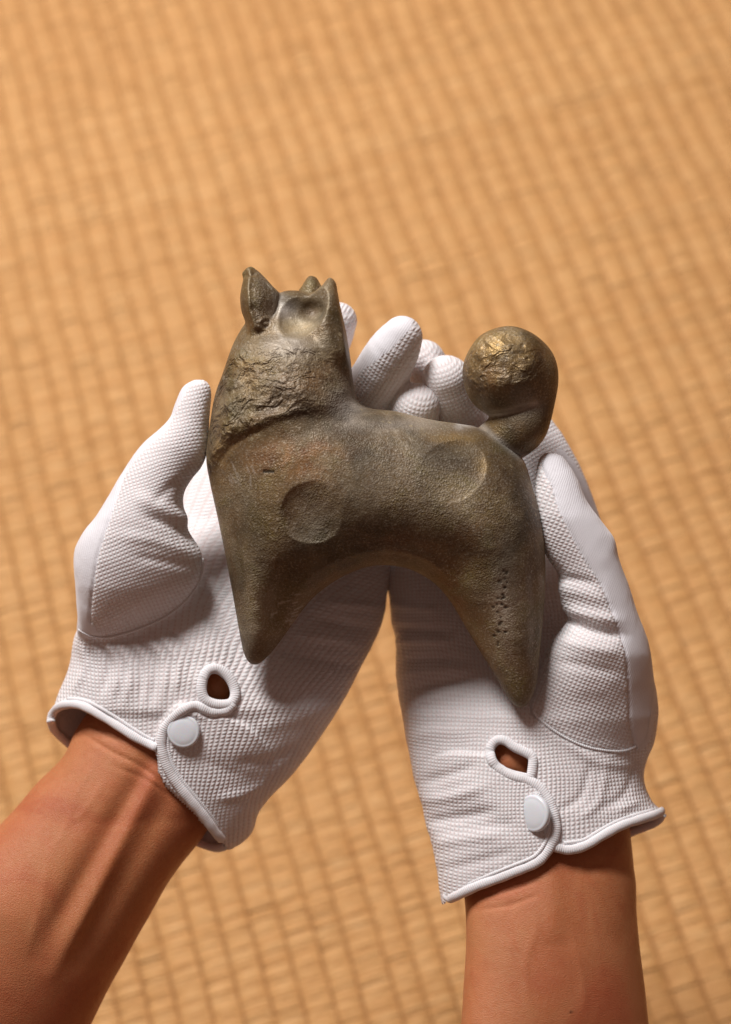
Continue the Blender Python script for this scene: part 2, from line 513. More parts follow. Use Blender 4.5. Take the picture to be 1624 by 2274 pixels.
def mat_jersey():
    m, nt, nodes, links, b = material('plain_white_jersey'); N = NB(nt)
    o = N.obj(); s = N.sep(N.attr('knit', 'Vector'))
    w = N.math('SINE', N.math('MULTIPLY', N.math('ADD', s[0], N.math('MULTIPLY', N.noise(o, 300, 2), 0.4)), 12.0))
    fz = N.noise(o, 1800, 3, 0.6)
    c = N.mix(N.remap(fz, 0.3, 0.7), (0.79, 0.77, 0.81), (0.84, 0.82, 0.85))
    links.new(c, b.inputs['Base Color']); b.inputs['Roughness'].default_value = 0.95
    b.inputs['Specular IOR Level'].default_value = 0.15; b.inputs['Sheen Weight'].default_value = 0.2
    links.new(N.bump(N.math('ADD', N.math('MULTIPLY', w, 0.25), fz), 0.00016, 0.6), b.inputs['Normal'])
    return m
def mat_binding():
    m, nt, nodes, links, b = material('white_ribbed_binding'); N = NB(nt)
    s = N.sep(N.attr('along', 'Vector')); o = N.obj()
    w = N.math('SINE', N.math('ADD', N.math('MULTIPLY', s[0], 8.5), N.math('MULTIPLY', s[1], 0.6)))
    fz = N.noise(o, 1500, 3, 0.6)
    c = N.mix(N.remap(w, -1, 0.3), (0.77, 0.745, 0.765), (0.84, 0.82, 0.835))
    links.new(c, b.inputs['Base Color']); b.inputs['Roughness'].default_value = 0.9
    b.inputs['Specular IOR Level'].default_value = 0.2; b.inputs['Sheen Weight'].default_value = 0.15
    links.new(N.bump(N.math('ADD', N.math('MULTIPLY', w, 0.35), N.math('MULTIPLY', fz, 0.9)), 0.00018, 0.7), b.inputs['Normal'])
    b.inputs['Subsurface Weight'].default_value = 0.3; b.inputs['Subsurface Radius'].default_value = (1.0, 0.75, 0.7); b.inputs['Subsurface Scale'].default_value = 0.001
    return m
def mat_plastic():
    m, nt, nodes, links, b = material('white_plastic')
    b.inputs['Base Color'].default_value = (0.72, 0.74, 0.78, 1); b.inputs['Roughness'].default_value = 0.28
    b.inputs['Subsurface Weight'].default_value = 0.15; b.inputs['Subsurface Scale'].default_value = 0.002
    N = NB(nt); links.new(N.bump(N.noise(N.obj(), 700, 2), 0.00005, 0.25), b.inputs['Normal'])
    return m
def mat_skin():
    m, nt, nodes, links, b = material('tanned_skin'); N = NB(nt)
    o = N.obj()
    n1 = N.noise(o, 22, 4, 0.6); n2 = N.noise(o, 110, 4, 0.6); n3 = N.noise(o, 700, 3, 0.6)
    c = N.ramp(n1, [(0.3, (0.46, 0.150, 0.056)), (0.5, (0.55, 0.210, 0.090)), (0.7, (0.53, 0.165, 0.070))])
    c = N.mix(N.remap(n2, 0.35, 0.7, 0, 0.35), c, (0.38, 0.11, 0.036))
    c = N.mix(N.remap(n3, 0.38, 0.66, 0, 0.16), c, (0.62, 0.30, 0.16))
    bl = N.noise(o, 48, 5, 0.65, 0.6)
    c = N.mix(N.remap(bl, 0.50, 0.64, 0, 0.5), c, (0.43, 0.115, 0.050))
    c = N.mix(N.remap(bl, 0.46, 0.36, 0, 0.35), c, (0.52, 0.235, 0.100))
    c = N.mix(N.attr('mole'), c, (0.05, 0.015, 0.008))
    c = N.mix(N.math('MULTIPLY', N.attr('flush'), 0.5), c, (0.45, 0.10, 0.05))
    links.new(c, b.inputs['Base Color'])
    b.inputs['Roughness'].default_value = 0.44; b.inputs['Specular IOR Level'].default_value = 0.32
    b.inputs['Subsurface Weight'].default_value = 0.18
    b.inputs['Subsurface Radius'].default_value = (1.0, 0.35, 0.2); b.inputs['Subsurface Scale'].default_value = 0.0018
    s = N.sep(N.attr('skinuv', 'Vector'))
    lines = N.noise(N.comb(s[0], N.math('MULTIPLY', s[1], 3.2), s[2]), 1.1, 4, 0.65, 0.8)
    v1 = N.vor(N.comb(s[0], N.math('MULTIPLY', s[1], 1.9), s[2]), 1.9, 'F1')
    bn = N.bump(N.math('ADD', lines, N.math('MULTIPLY', v1, 0.55)), 0.00024, 0.8)
    links.new(bn, b.inputs['Normal'])
    return m

RUSH, CORD, BASE = mat_rush(), mat_cord(), mat_floor()
BRONZE = mat_bronze()
KNIT, JERSEY, BIND, PLASTIC, SKIN = mat_knit(), mat_jersey(), mat_binding(), mat_plastic(), mat_skin()

# ------------------------------------------------------------------ the tatami floor
LEAN = math.radians(17.1)
RD = np.array([math.cos(LEAN), math.sin(LEAN), 0]); WD = np.array([-math.sin(LEAN), math.cos(LEAN), 0])
PITCH_W, PITCH_R = 0.015, 0.0021
def build_floor():
    me = bpy.data.meshes.new('floor')
    S = 1.6; me.from_pydata([(-S, -S + .4, -0.0045), (S, -S + .4, -0.0045), (S, S + .4, -0.0045), (-S, S + .4, -0.0045)], [], [(0, 1, 2, 3)])
    me.materials.append(BASE)
    fl = bpy.data.objects.new('floor', me); C.objects.link(fl)
    fl['kind'] = 'structure'; fl['label'] = 'woven tan rush tatami mat lying out of focus below the hands'
    ncol = 64; half = ncol / 2
    meshes = []
    edge = np.random.default_rng(8).normal(0, 0.0006, ncol + 1)
    prof = [(-0.00130, 0.0), (-0.00080, 0.00030), (0.0, 0.00044), (0.00080, 0.00030), (0.00130, 0.0)]
    for var in range(24):
        r = np.random.default_rng(100 + var)
        V, A, F = [], [], []
        per = 5
        cols = [(r.normal(0, 0.00022), r.normal(0, 0.00012), r.uniform(0.86, 1.14)) for _ in range(ncol)]
        ts = [0.0, 0.10, 0.30, 0.5, 0.70, 0.90]
        k = 0
        for c in range(ncol):
            dy, dz, sc = cols[c]
            ndy = cols[(c + 1) % ncol][0]
            for t in ts:
                x = (c + t - half) * PITCH_W + edge[c] * (1 - t) + edge[c + 1] * t
                bow = math.sin(math.pi * t) ** 0.55 if t > 0 else 0.0
                z = -0.0020 + 0.0019 * bow + 0.7 * dz * bow + (0.00026 if (c + var) % 2 else -0.00026) * math.sin(math.pi * t) ** 2
                y = dy * (1 if t < 0.9 else 0.5) if t > 0 else dy * 0.3
                for (py, pz) in prof:
                    V.append((x, y + py * sc * (0.72 + 0.28 * bow), z + pz)); A.append((c + t, x * 1000, py * 1000))
                if k:
                    for j in range(4):
                        a = (k - 1) * 5 + j
                        F.append((a, a + 5, a + 6, a + 1))
                k += 1
        me = bpy.data.meshes.new('rush_strand'); me.from_pydata(V, [], F)
        me.polygons.foreach_set('use_smooth', np.ones(len(F), bool))
        at = me.attributes.new('cell', 'FLOAT_VECTOR', 'POINT'); at.data.foreach_set('vector', np.array(A, np.float32).ravel())
        me.materials.append(RUSH); meshes.append(me)
    nst = 430; s0 = 0.02
    rr = random.Random(5)
    strays = []
    for i in range(nst):
        w = s0 + (i + rr.uniform(-0.16, 0.16)) * PITCH_R
        sh = rr.randrange(-2, 3) * 0
        p = WD * w + RD * (rr.uniform(-0.0006, 0.0006) + 0.0007 * math.sin(i * 0.11) + 0.10)
        if 40 <= i < 340:
            ob = bpy.data.objects.new('rush_strand', meshes[2 * rr.randrange(len(meshes) // 2) + (i // 2) % 2]); C.objects.link(ob)
            ob.location = p + np.array([0, 0, rr.uniform(-0.00022, 0.00022)]); ob.rotation_euler = (0, 0, LEAN + rr.uniform(-0.0006, 0.0006))
            ob.parent = fl
        else: strays.append((p, rr.randrange(len(meshes))))
    # the rest of the weave, past the picture's edge
    V, F, A = [], [], []
    ca, sa = math.cos(LEAN), math.sin(LEAN)
    for p, mi in strays:
        b0 = len(V)
        for v, a in zip(meshes[mi].vertices, meshes[mi].attributes['cell'].data):
            x, y, z = v.co; V.append((p[0] + ca * x - sa * y, p[1] + sa * x + ca * y, z)); A.append(tuple(a.vector))
        for f in meshes[mi].polygons: F.append(tuple(b0 + q for q in f.vertices))
    me = bpy.data.meshes.new('rush_weave'); me.from_pydata(V, [], F); me.materials.append(RUSH)
    at = me.attributes.new('cell', 'FLOAT_VECTOR', 'POINT'); at.data.foreach_set('vector', np.array(A, np.float32).ravel())
    ob = bpy.data.objects.new('rush_weave', me); C.objects.link(ob); ob.parent = fl; ob['kind'] = 'stuff'
    # warp cords that bind the rushes, one per groove
    n = 90; V, F = [], []
    L = 0.92
    for i in range(n + 1):
        y = i / n * L; j = 0.00022 * math.sin(i * 1.7) + 0.00018 * math.sin(i * 0.61)
        for k in range(6):
            a = math.pi * 2 * k / 6; rad = 0.00105 * (1 + 0.18 * math.sin(i * 2.3))
            V.append((j + rad * math.cos(a), y, -0.0012 + 0.62 * rad * math.sin(a)))
        if i:
            for k in range(6):
                F.append(((i - 1) * 6 + k, (i - 1) * 6 + (k + 1) % 6, i * 6 + (k + 1) % 6, i * 6 + k))
    me = bpy.data.meshes.new('warp_cord'); me.from_pydata(V, [], F); me.materials.append(CORD)
    me.polygons.foreach_set('use_smooth', np.ones(len(F), bool))
    for c in range(ncol + 1):
        ob = bpy.data.objects.new('warp_cord', me); C.objects.link(ob)
        ob.location = WD * (s0 + rr.uniform(-0.02, 0)) + RD * (0.10 + (c - half) * PITCH_W + float(edge[c])); ob.rotation_euler = (0, 0, LEAN); ob.parent = fl
build_floor()

# ------------------------------------------------------------------ the bronze dog figurine
def flatz(z): return lambda x, y: np.full(np.shape(x), float(z))

def stroke(V, N, px, pts, width, amp, zmin=-1e9, zmax=1e9, smooth=True, open_=True, taper=True):
    P = catmull(pts, 6, not open_) if smooth else np.asarray(pts, float)
    lo = P.min(0) - 4 * width; hi = P.max(0) + 4 * width
    m = (px[:, 0] > lo[0]) & (px[:, 0] < hi[0]) & (px[:, 1] > lo[1]) & (px[:, 1] < hi[1]) & (N[:, 2] > -0.3) & (V[:, 2] > zmin) & (V[:, 2] < zmax)
    idx = np.where(m)[0]
    if len(idx) == 0: return V
    d = np.full(len(idx), 1e9); w8 = np.ones(len(idx))
    L = np.concatenate([[0], np.cumsum(np.hypot(*np.diff(P, axis=0).T))])
    for i in range(len(P) - 1):
        A, B = P[i], P[i + 1]; ab = B - A; t = np.clip(((px[idx] - A) @ ab) / max(ab @ ab, 1e-9), 0, 1)
        dd = np.hypot(px[idx, 0] - A[0] - t * ab[0], px[idx, 1] - A[1] - t * ab[1]); m2 = dd < d
        d = np.where(m2, dd, d); w8 = np.where(m2, (L[i] + t * (L[i + 1] - L[i])) / L[-1], w8)
    amp = amp * (sstep(-0.12, 0.25, w8) * sstep(1.12, 0.75, w8) if taper else 1.0)
    V = V.copy(); V[idx] += N[idx] * (amp * np.exp(-(d / width) ** 2) * sstep(-0.3, 0.15, N[idx, 2]))[:, None]
    return V

def blob(px, cx, cy, rx, ry=None, soft=1.0):
    ry = ry or rx
    return np.exp(-(((px[:, 0] - cx) / rx) ** 2 + ((px[:, 1] - cy) / ry) ** 2) * soft)

BODY = [(548, 716), (520, 762), (497, 826), (478, 880), (466, 950), (459, 1015), (466, 1066), (484, 1148), (497, 1210), (514, 1300), (533, 1405), (545, 1455), (562, 1474), (584, 1466),
        (612, 1438), (642, 1398), (680, 1345), (716, 1310), (762, 1280), (812, 1260), (860, 1255), (910, 1264), (958, 1290), (992, 1325), (1022, 1374), (1062, 1442), (1100, 1502), (1130, 1552), (1154, 1571),
        (1176, 1558), (1191, 1515), (1203, 1410), (1210, 1310), (1210, 1225), (1201, 1150), (1183, 1085), (1160, 1018), (1110, 976), (1062, 950), (1022, 942), (950, 931), (880, 914), (822, 907), (795, 890), (784, 850), (779, 800), (770, 750), (757, 700), (735, 668), (700, 655), (660, 646), (625, 650), (585, 680)]
MUZZLE_TOP = [(555, 597), (547, 603), (543, 613), (537, 640), (534, 664), (537, 692), (546, 718), (566, 730), (592, 724), (612, 700), (623, 658), (606, 636), (586, 614), (569, 599)]
MUZZLE = [(555, 597), (547, 603), (543, 613), (537, 640), (534, 664), (537, 692), (546, 718), (556, 760), (580, 780), (606, 740), (614, 700), (623, 658), (606, 636), (586, 614), (569, 599)]
EAR_OLD = [(735, 617), (727, 620), (716, 634), (700, 648), (684, 668), (692, 708), (716, 742), (752, 748), (764, 722), (756, 684), (750, 652), (746, 628)]
EAR_FAR = [(690, 613), (682, 618), (672, 634), (662, 652), (676, 672), (706, 674), (722, 650), (712, 632), (703, 617)]
EAR_NEAR = [(735, 617), (727, 620), (716, 634), (702, 646), (686, 668), (680, 720), (696, 790), (740, 830), (772, 810), (768, 750), (758, 700), (751, 655), (746, 628)]
STEM = [(1074, 922), (1098, 928), (1150, 916), (1194, 892), (1224, 850), (1231, 880), (1222, 930), (1204, 964), (1184, 990), (1162, 1018), (1124, 996), (1090, 964), (1070, 944)]

def build_figurine():
    base = world_pt(un(830, 1200, -24))
    root = empty('dog_figurine', base)
    root['label'] = 'brown patinated bronze dog figurine with upturned head and curled ball tail, held in gloves'
    root['category'] = 'figurine'
    lo = un(430, 1600, 0); hi = un(1260, 570, 0)
    # ---- one casting: trunk, legs and neck, then ears, a scooped brow and the muzzle
    g = Grid((lo[0] - 4, lo[1] - 3, -30), (hi[0] + 3, un(0, 570, 0)[1], 30), 0.46)
    f = inflate(g, BODY, 27.0, 25.0, flatz(0), 5)
    f = smin(f, inflate(g, EAR_FAR, 7.0, 7.0, flatz(-8), 5), 1.6)
    f = smin(f, inflate(g, EAR_NEAR, 11.0, 9.0, lambda x, y: 3.0 + 0.02 * (np.asarray(y) - 620.), 5), 2.0)
    def ball(px_, py_, z_, rx, ry, rz, ang=0.0):
        c = un(px_, py_, z_); X = g.ax[0][:, None, None] - c[0]; Y = g.ax[1][None, :, None] - c[1]; Zz = g.ax[2][None, None, :] - c[2]
        ca, sa = math.cos(ang), math.sin(ang)
        return ((np.sqrt(((X * ca + Y * sa) / rx) ** 2 + ((-X * sa + Y * ca) / ry) ** 2 + (Zz / rz) ** 2) - 1) * min(rx, ry, rz)).astype(np.float32)
    sl, d = capsule(g, un(547, 609, 5.5), un(557, 600, 5.5), 1.35, 1.15, 4); f[sl] = smin(f[sl], d, 0.4)
    f = smax(f, -ball(674, 636, 21.0, 10.8, 18.2, 14.0, -0.25), 0.12)
    f = smax(f, -ball(688, 684, 12.0, 4.6, 4.2, 6.5), 1.2)
    f = smin(f, inflate(g, MUZZLE, 12.0, 10.0, lambda x, y: 3.0 + 0.02 * (np.asarray(y) - 600.), 5), 1.0)
    g.f = f
    V, Q = surface_nets(g); V = smooth_mesh(V, Q, 1)
    N = normals(V, Q); px = to_px(V)
    front = N[:, 2] > 0.0
    dz = np.zeros(len(V))
    # thumb-like presses in the wax: crisp rim on one side, running out on the other
    def press(cx, cy, rx, ry, ang, depth, power=1.0, soft=(1.05, 0.84)):
        a = math.radians(ang); dx = px[:, 0] - cx; dy = px[:, 1] - cy
        U = (dx * math.cos(a) + dy * math.sin(a)) / rx; W = (-dx * math.sin(a) + dy * math.cos(a)) / ry
        r = np.hypot(U, W) + 0.05 * fbm(V, 9.0, 2, 77)
        bowl = np.sqrt(np.clip(1.0 - 0.86 * np.minimum(r, 1) ** 2, 0, 1)) - math.sqrt(0.14)
        return -depth * bowl / 0.626 * np.clip((power - U) / (1 + power), 0, 1) ** 0.6
    dz += press(692, 1139, 70, 70, -38, 2.8, 1.2)
    dz += press(1002, 1048, 84, 66, 150, 2.5, 0.7)
    # the mane stands proud of the shoulder
    mane = np.array([(440, 1080), (476, 1066), (494, 1028), (530, 990), (590, 958), (650, 938), (720, 930), (800, 885), (800, 600), (440, 600)])
    md = poly_sd(px, mane)
    dz += 1.3 * sstep(-34, 22, md) * sstep(1150, 1000, px[:, 1]) * sstep(760, 690, px[:, 1] * 0 + 690) * sstep(700, 780, px[:, 1])
    dz += -1.8 * blob(px, 725, 935, 85, 34) - 1.2 * blob(px, 790, 900, 26, 30)
    # flaked, chipped surface of the neck
    flake = np.clip(sstep(-5, 45, md) * sstep(735, 800, px[:, 1]) * (0.25 + 0.75 * sstep(745, 620, px[:, 0])), 0, 1)
    fn = fbm((V + np.array([0, 0, 40.0])) * np.array([0.8, 1.15, 1.0]), 8.0, 3, 3)
    stepn = np.floor((fn + 0.06 * vnoise(V, 1.6, 9)) * 6) / 6
    dz += flake * 2.5 * (0.6 * stepn + 0.4 * fn)
    dz += 0.5 * sstep(20, 80, md) * fbm(V, 5.0, 3, 21)
    # round mark at the corner of the mouth
    rd = np.hypot(px[:, 0] - 592, (px[:, 1] - 720) * 1.1)
    dz += 0.5 * np.exp(-((rd - 15) / 4.0) ** 2) - 0.12 * np.exp(-((rd - 9) / 3.0) ** 2) + 0.5 * np.exp(-(rd / 6.0) ** 2)
    # flat planed flank of the muzzle, right of a ridge that runs down from the nose
    mz = sstep(-2, 3, poly_sd(px, catmull(MUZZLE_TOP, 5)))
    ridge = np.array([(556, 604), (551, 640), (555, 690), (572, 735)])
    side = np.interp(px[:, 1], ridge[:, 1], ridge[:, 0])
    dz += mz * (-0.06 * np.clip(px[:, 0] - side, 0, 40) * sstep(1.0, 0.55, (px[:, 0] - side) / 75) * sstep(722, 684, px[:, 1]) + 1.0 * np.exp(-((px[:, 0] - side) / 6) ** 2))
    # facets and slack modelling
    dz += 0.9 * fbm(V, 26.0, 2, 5) + 0.16 * fbm(V, 3.0, 3, 6)
    dz += -1.6 * blob(px, 1010, 1250, 60, 60) - 1.2 * blob(px, 640, 1330, 40, 90)
    Vd = V.copy(); Vd[:, 2] += np.where(front, dz * sstep(0.0, 0.55, N[:, 2]), 0)
    Vd -= N * (0.0 + 0.0)
    for pts, w, a in [([(543, 613), (557, 611), (568, 606)], 3.5, -0.5), ([(548, 603), (557, 600)], 5, 0.7), ([(745, 660), (754, 720), (766, 800), (784, 880)], 7, 0.8),
                      ([(478, 1062), (498, 1012), (540, 975), (600, 950)], 6, -0.25),
                      ([(1040, 1150), (1100, 1250), (1140, 1380), (1165, 1500)], 26, 1.6), ([(1010, 1320), (1060, 1400), (1110, 1480)], 22, -0.9),
                      ([(548, 1180), (566, 1280), (575, 1380), (568, 1460)], 24, 1.7), ([(640, 1250), (620, 1320), (612, 1400)], 22, -1.3), ([(1180, 1250), (1190, 1350), (1185, 1480)], 12, -0.8),
                      ([(660, 1300), (720, 1255), (800, 1225), (880, 1218), (960, 1245), (1010, 1290)], 10, 0.9)]:
        Vd = stroke(Vd, N, px, pts, w, a)
    V = Vd
    # pits eaten into the hind leg, scratches on the fore leg
    pr = np.random.default_rng(4); pit = np.zeros(len(V)); gold = np.zeros(len(V)); grey = np.zeros(len(V)); rust = np.zeros(len(V)); dust = np.zeros(len(V))
    for k in range(26):
        t = pr.uniform(0, 1); cx = 1118 - 12 * t + pr.normal(0, 9); cy = 1265 + 165 * t + pr.normal(0, 8)
        r = pr.uniform(2.2, 5.0); pit = np.maximum(pit, sstep(0.3, 0.6, blob(px, cx, cy, r, r * pr.uniform(0.7, 1.4))) * pr.uniform(0.5, 0.85))
    pit = np.maximum(pit, (blob(px, 598, 1048, 12, 4) > 0.3) * 0.8)
    V[:, 2] -= pit * 0.35 * front
    rust += 0.5 * blob(px, 740, 790, 26, 60) + 0.4 * blob(px, 520, 1250, 24, 130) + 0.5 * blob(px, 940, 1180, 160, 40) + 0.95 * blob(px, 640, 1020, 110, 48) + 0.7 * blob(px, 720, 1000, 70, 50) + 0.5 * blob(px, 700, 850, 60, 60) + 0.5 * blob(px, 560, 830, 40, 40) + 0.45 * blob(px, 1060, 1290, 60, 80) + 0.35 * blob(px, 880, 1215, 120, 35) + 0.5 * blob(px, 1000, 1330, 30, 60) + 0.4 * blob(px, 690, 700, 22, 18) + 0.3 * blob(px, 770, 1080, 120, 50)
    gold += 0.45 * blob(px, 486, 1000, 26, 90) + 0.3 * blob(px, 560, 740, 40, 20) + 0.7 * blob(px, 1010, 975, 60, 12) + 0.6 * blob(px, 1072, 1035, 16, 40) + 0.45 * blob(px, 555, 830, 50, 70) + 0.35 * blob(px, 660, 735, 45, 20) + 0.25 * blob(px, 840, 925, 60, 14)
    grey += 0.25 + 0.5 * blob(px, 620, 850, 90, 70) + 0.9 * sstep(556, 580, px[:, 0]) * mz + 0.6 * blob(px, 722, 660, 16, 30) + 0.7 * blob(px, 690, 1145, 60, 60) + 0.75 * blob(px, 890, 1010, 150, 80) + 0.55 * blob(px, 1000, 1110, 200, 90) + 0.7 * blob(px, 590, 1350, 60, 120) + 0.6 * blob(px, 1130, 1380, 60, 170) + 0.55 * blob(px, 760, 900, 30, 60) + 0.6 * blob(px, 600, 800, 80, 60) + 0.35 * blob(px, 520, 1080, 60, 60) + 0.3 * blob(px, 650, 730, 50, 30) + 0.4 * blob(px, 800, 1230, 150, 50)
    dust += 1.0 * blob(px, 632, 688, 22, 18) + 0.7 * np.exp(-(np.hypot(px[:, 0] - 622, px[:, 1] - 660) / 10) ** 2) + 0.9 * np.exp(-(line_dist(px, np.array([(1020, 944), (1062, 934), (1110, 972), (1160, 1016)])) / 10) ** 2) + 0.75 * blob(px, 770, 902, 36, 34) + 0.4 * blob(px, 640, 770, 60, 26) + 0.35 * blob(px, 880, 940, 120, 20) + 0.35 * np.exp(-(line_dist(px, np.array([(611, 728), (628, 752), (662, 758)])) / 5) ** 2) + 0.25 * blob(px, 1120, 1340, 24, 90)
    for k in range(26):      # fine scratches
        cx, cy = (pr.uniform(600, 660), pr.uniform(1320, 1390)) if k < 14 else (pr.uniform(500, 560), pr.uniform(1010, 1070))
        an = pr.normal(-0.35, 0.15) if k < 14 else pr.normal(1.2, 0.2); L = pr.uniform(8, 26)
        d = seg_dist(px, np.array([cx, cy]), np.array([cx + L * math.cos(an), cy + L * math.sin(an)]))
        dust = np.maximum(dust, (0.5 if k < 14 else 0.28) * np.exp(-(d / 1.5) ** 2))
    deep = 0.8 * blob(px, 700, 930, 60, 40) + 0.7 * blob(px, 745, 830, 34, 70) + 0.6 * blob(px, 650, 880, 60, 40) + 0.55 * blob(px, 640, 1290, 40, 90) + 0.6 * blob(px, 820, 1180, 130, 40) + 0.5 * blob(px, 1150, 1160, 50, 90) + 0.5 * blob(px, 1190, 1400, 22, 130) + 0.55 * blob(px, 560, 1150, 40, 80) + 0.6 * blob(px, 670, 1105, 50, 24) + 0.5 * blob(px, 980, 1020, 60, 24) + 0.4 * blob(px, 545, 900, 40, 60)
    lit_facet = np.clip(blob(px, 662, 726, 46, 24) * 1.3 + blob(px, 718, 680, 14, 40), 0, 1) * sstep(0.2, 0.6, normals(V, Q)[:, 1])  # up-facing part of the scooped brow, lightened in colour as if lit
    at = {'deep': np.clip(deep, 0, 1), 'flake': np.clip(flake * sstep(0, 30, md) + 0.015, 0, 1), 'lit_facet': lit_facet, 'pit': pit, 'rust': np.clip(rust, 0, 1), 'gold': np.clip(gold, 0, 1), 'grey': np.clip(grey, 0, 1), 'dust': np.clip(dust, 0, 1), 'rough': np.clip(0.05 + 0.8 * flake + 0.15 * sstep(10, 60, md), 0, 1)}
    NN = normals(V, Q)
    def region(poly, zc): return in_poly(px, np.array(poly, float)) & zc
    rm = region([(520, 580), (580, 580), (626, 655), (612, 700), (590, 716), (572, 728), (546, 716), (520, 700)], V[:, 2] > -40)
    rn = region([(742, 600), (780, 640), (766, 742), (738, 668), (700, 650), (716, 628)], V[:, 2] > -4.5) | region([(716, 600), (780, 600), (780, 660), (735, 655), (708, 646)], V[:, 2] > -4.5)
    rf = region([(660, 600), (712, 600), (724, 650), (690, 650), (664, 646)], V[:, 2] <= -2)
    lab = np.where(rm, 1, np.where(rn, 2, np.where(rf, 3, 0)))
    fl = np.max(lab[Q], axis=1)
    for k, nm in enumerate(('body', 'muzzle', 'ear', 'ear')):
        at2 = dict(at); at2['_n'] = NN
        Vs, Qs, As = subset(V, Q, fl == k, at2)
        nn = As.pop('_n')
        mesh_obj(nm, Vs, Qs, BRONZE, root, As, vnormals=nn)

    def plain(px, rough=0.15, **kw):
        n = len(px); z = np.zeros(n)
        d = {'deep': z, 'flake': z + 0.015, 'lit_facet': z, 'pit': z, 'rust': z, 'gold': z, 'grey': z + 0.25, 'dust': z, 'rough': z + rough}; d.update({k: np.clip(v, 0, 1) for k, v in kw.items()}); return d
    # ---- tail: a ball that curls out of a short stem
    P0 = un(1130, 829, 0)
    lo2 = un(1000, 1040, 0); hi2 = un(1260, 700, 0)
    g = Grid((lo2[0], lo2[1], -22), (hi2[0], hi2[1], 22), 0.5)
    f = np.full(g.n, 1e3, np.float32)
    A = catmull([np.append(un(x, y, z), r) for x, y, z, r in [(1174, 842, 0.5, 8.9), (1177, 892, 1.0, 8.4), (1156, 942, 0.5, 9.2), (1120, 974, -1.5, 8.6), (1090, 992, -4, 7.5)]], 5, False)
    for a_, b_ in zip(A[:-1], A[1:]):
        sl, d = capsule(g, a_[:3], b_[:3], a_[3], b_[3], 12); f[sl] = smin(f[sl], d, 0.6)
    sl, d = capsule(g, P0, P0 + np.array([0.4, -0.4, 0.0]), 15.9, 15.9, 30)
    full = np.full(g.n, 1e3, np.float32); full[sl] = d
    kx = np.interp(g.ax[0] / PX + 812, [1100, 1170, 1215], [0.7, 1.2, 4.0])[:, None, None].astype(np.float32)
    g.f = smin(f, full, kx)
    V, Q = surface_nets(g); V = smooth_mesh(V, Q, 2); N = normals(V, Q); px = to_px(V)
    cap = sstep(112, 60, np.hypot(px[:, 0] - 1105, px[:, 1] - 790))
    fn = fbm(V + 7, 5.0, 3, 31)
    V = V + N * (cap * 0.8 * sstep(0.1, 0.6, N[:, 2]) * (0.6 * np.floor(fn * 4.5) / 4.5 + 0.4 * fn) + 0.5 * fbm(V, 11, 2, 33))[:, None]
    V = stroke(V, N, px, [(1062, 916), (1105, 922), (1150, 914), (1188, 898)], 5, -0.5)
    for cx, cy, r in [(1078, 772, 5), (1162, 766, 5), (1172, 796, 4), (1054, 796, 4), (1070, 868, 6)]:
        V[:, 2] += (-0.6 * blob(px, cx, cy, r) + 0.15 * np.exp(-((np.hypot(px[:, 0] - cx, px[:, 1] - cy) - r * 1.6) / 3) ** 2)) * (N[:, 2] > 0)
    at = plain(px, gold=0.95 * blob(px, 1120, 785, 60, 45) + 0.95 * blob(px, 1090, 950, 16, 22) + 0.2, rust=0.8 * blob(px, 1085, 850, 45, 40) + 0.6 * blob(px, 1200, 790, 30, 60) + 0.5 * blob(px, 1150, 960, 40, 30),
               dust=0.8 * np.exp(-(line_dist(px, np.array([(1062, 920), (1110, 918), (1190, 895)])) / 7) ** 2) + 0.9 * np.exp(-(line_dist(px, np.array([(1062, 932), (1086, 962), (1124, 992), (1164, 1020)])) / 8) ** 2) + 0.4 * blob(px, 1170, 900, 35, 30),
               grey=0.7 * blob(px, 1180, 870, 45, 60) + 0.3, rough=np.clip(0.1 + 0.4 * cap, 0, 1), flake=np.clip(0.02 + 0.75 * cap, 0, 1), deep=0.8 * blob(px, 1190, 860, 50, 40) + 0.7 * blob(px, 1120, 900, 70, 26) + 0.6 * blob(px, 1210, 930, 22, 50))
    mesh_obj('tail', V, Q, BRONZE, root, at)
build_figurine()

# ------------------------------------------------------------------ gloved hands and forearms
person = empty('person', world_pt((0, -190, -10)))
person['label'] = 'person in white knit gloves with tanned forearms, cupping the bronze figurine in both hands'
person['category'] = 'person'

def lin(z_of_y, x0=0.0, sx=0.0):
    ys = np.array([a for a, b in z_of_y], float); zs = np.array([b for a, b in z_of_y], float)
    return lambda x, y: np.interp(y, ys, zs) + sx * (np.asarray(x) - x0)

def heel(base, xa, xb, lift):
    ys = [a for a, b in lift]; ls = [b for a, b in lift]
    return lambda x, y: base(x, y) + np.interp(y, ys, ls) * sstep(xa, xb, np.asarray(x, float))

def rolled(z_of_y, c, across, roll):
    base = lin(z_of_y); ys = [a for a, b in roll]; ks = [b for a, b in roll]
    def f(x, y):
        x, y = np.asarray(x, float), np.asarray(y, float)
        axis = (-across[1], across[0])
        cr = np.clip((x - c[0]) * across[0] + (y - c[1]) * across[1], -260, 260)
        al = c[1] + ((x - c[0]) * axis[0] + (y - c[1]) * axis[1])
        return base(x, y) - np.interp(al, ys, ks) * cr
    return f

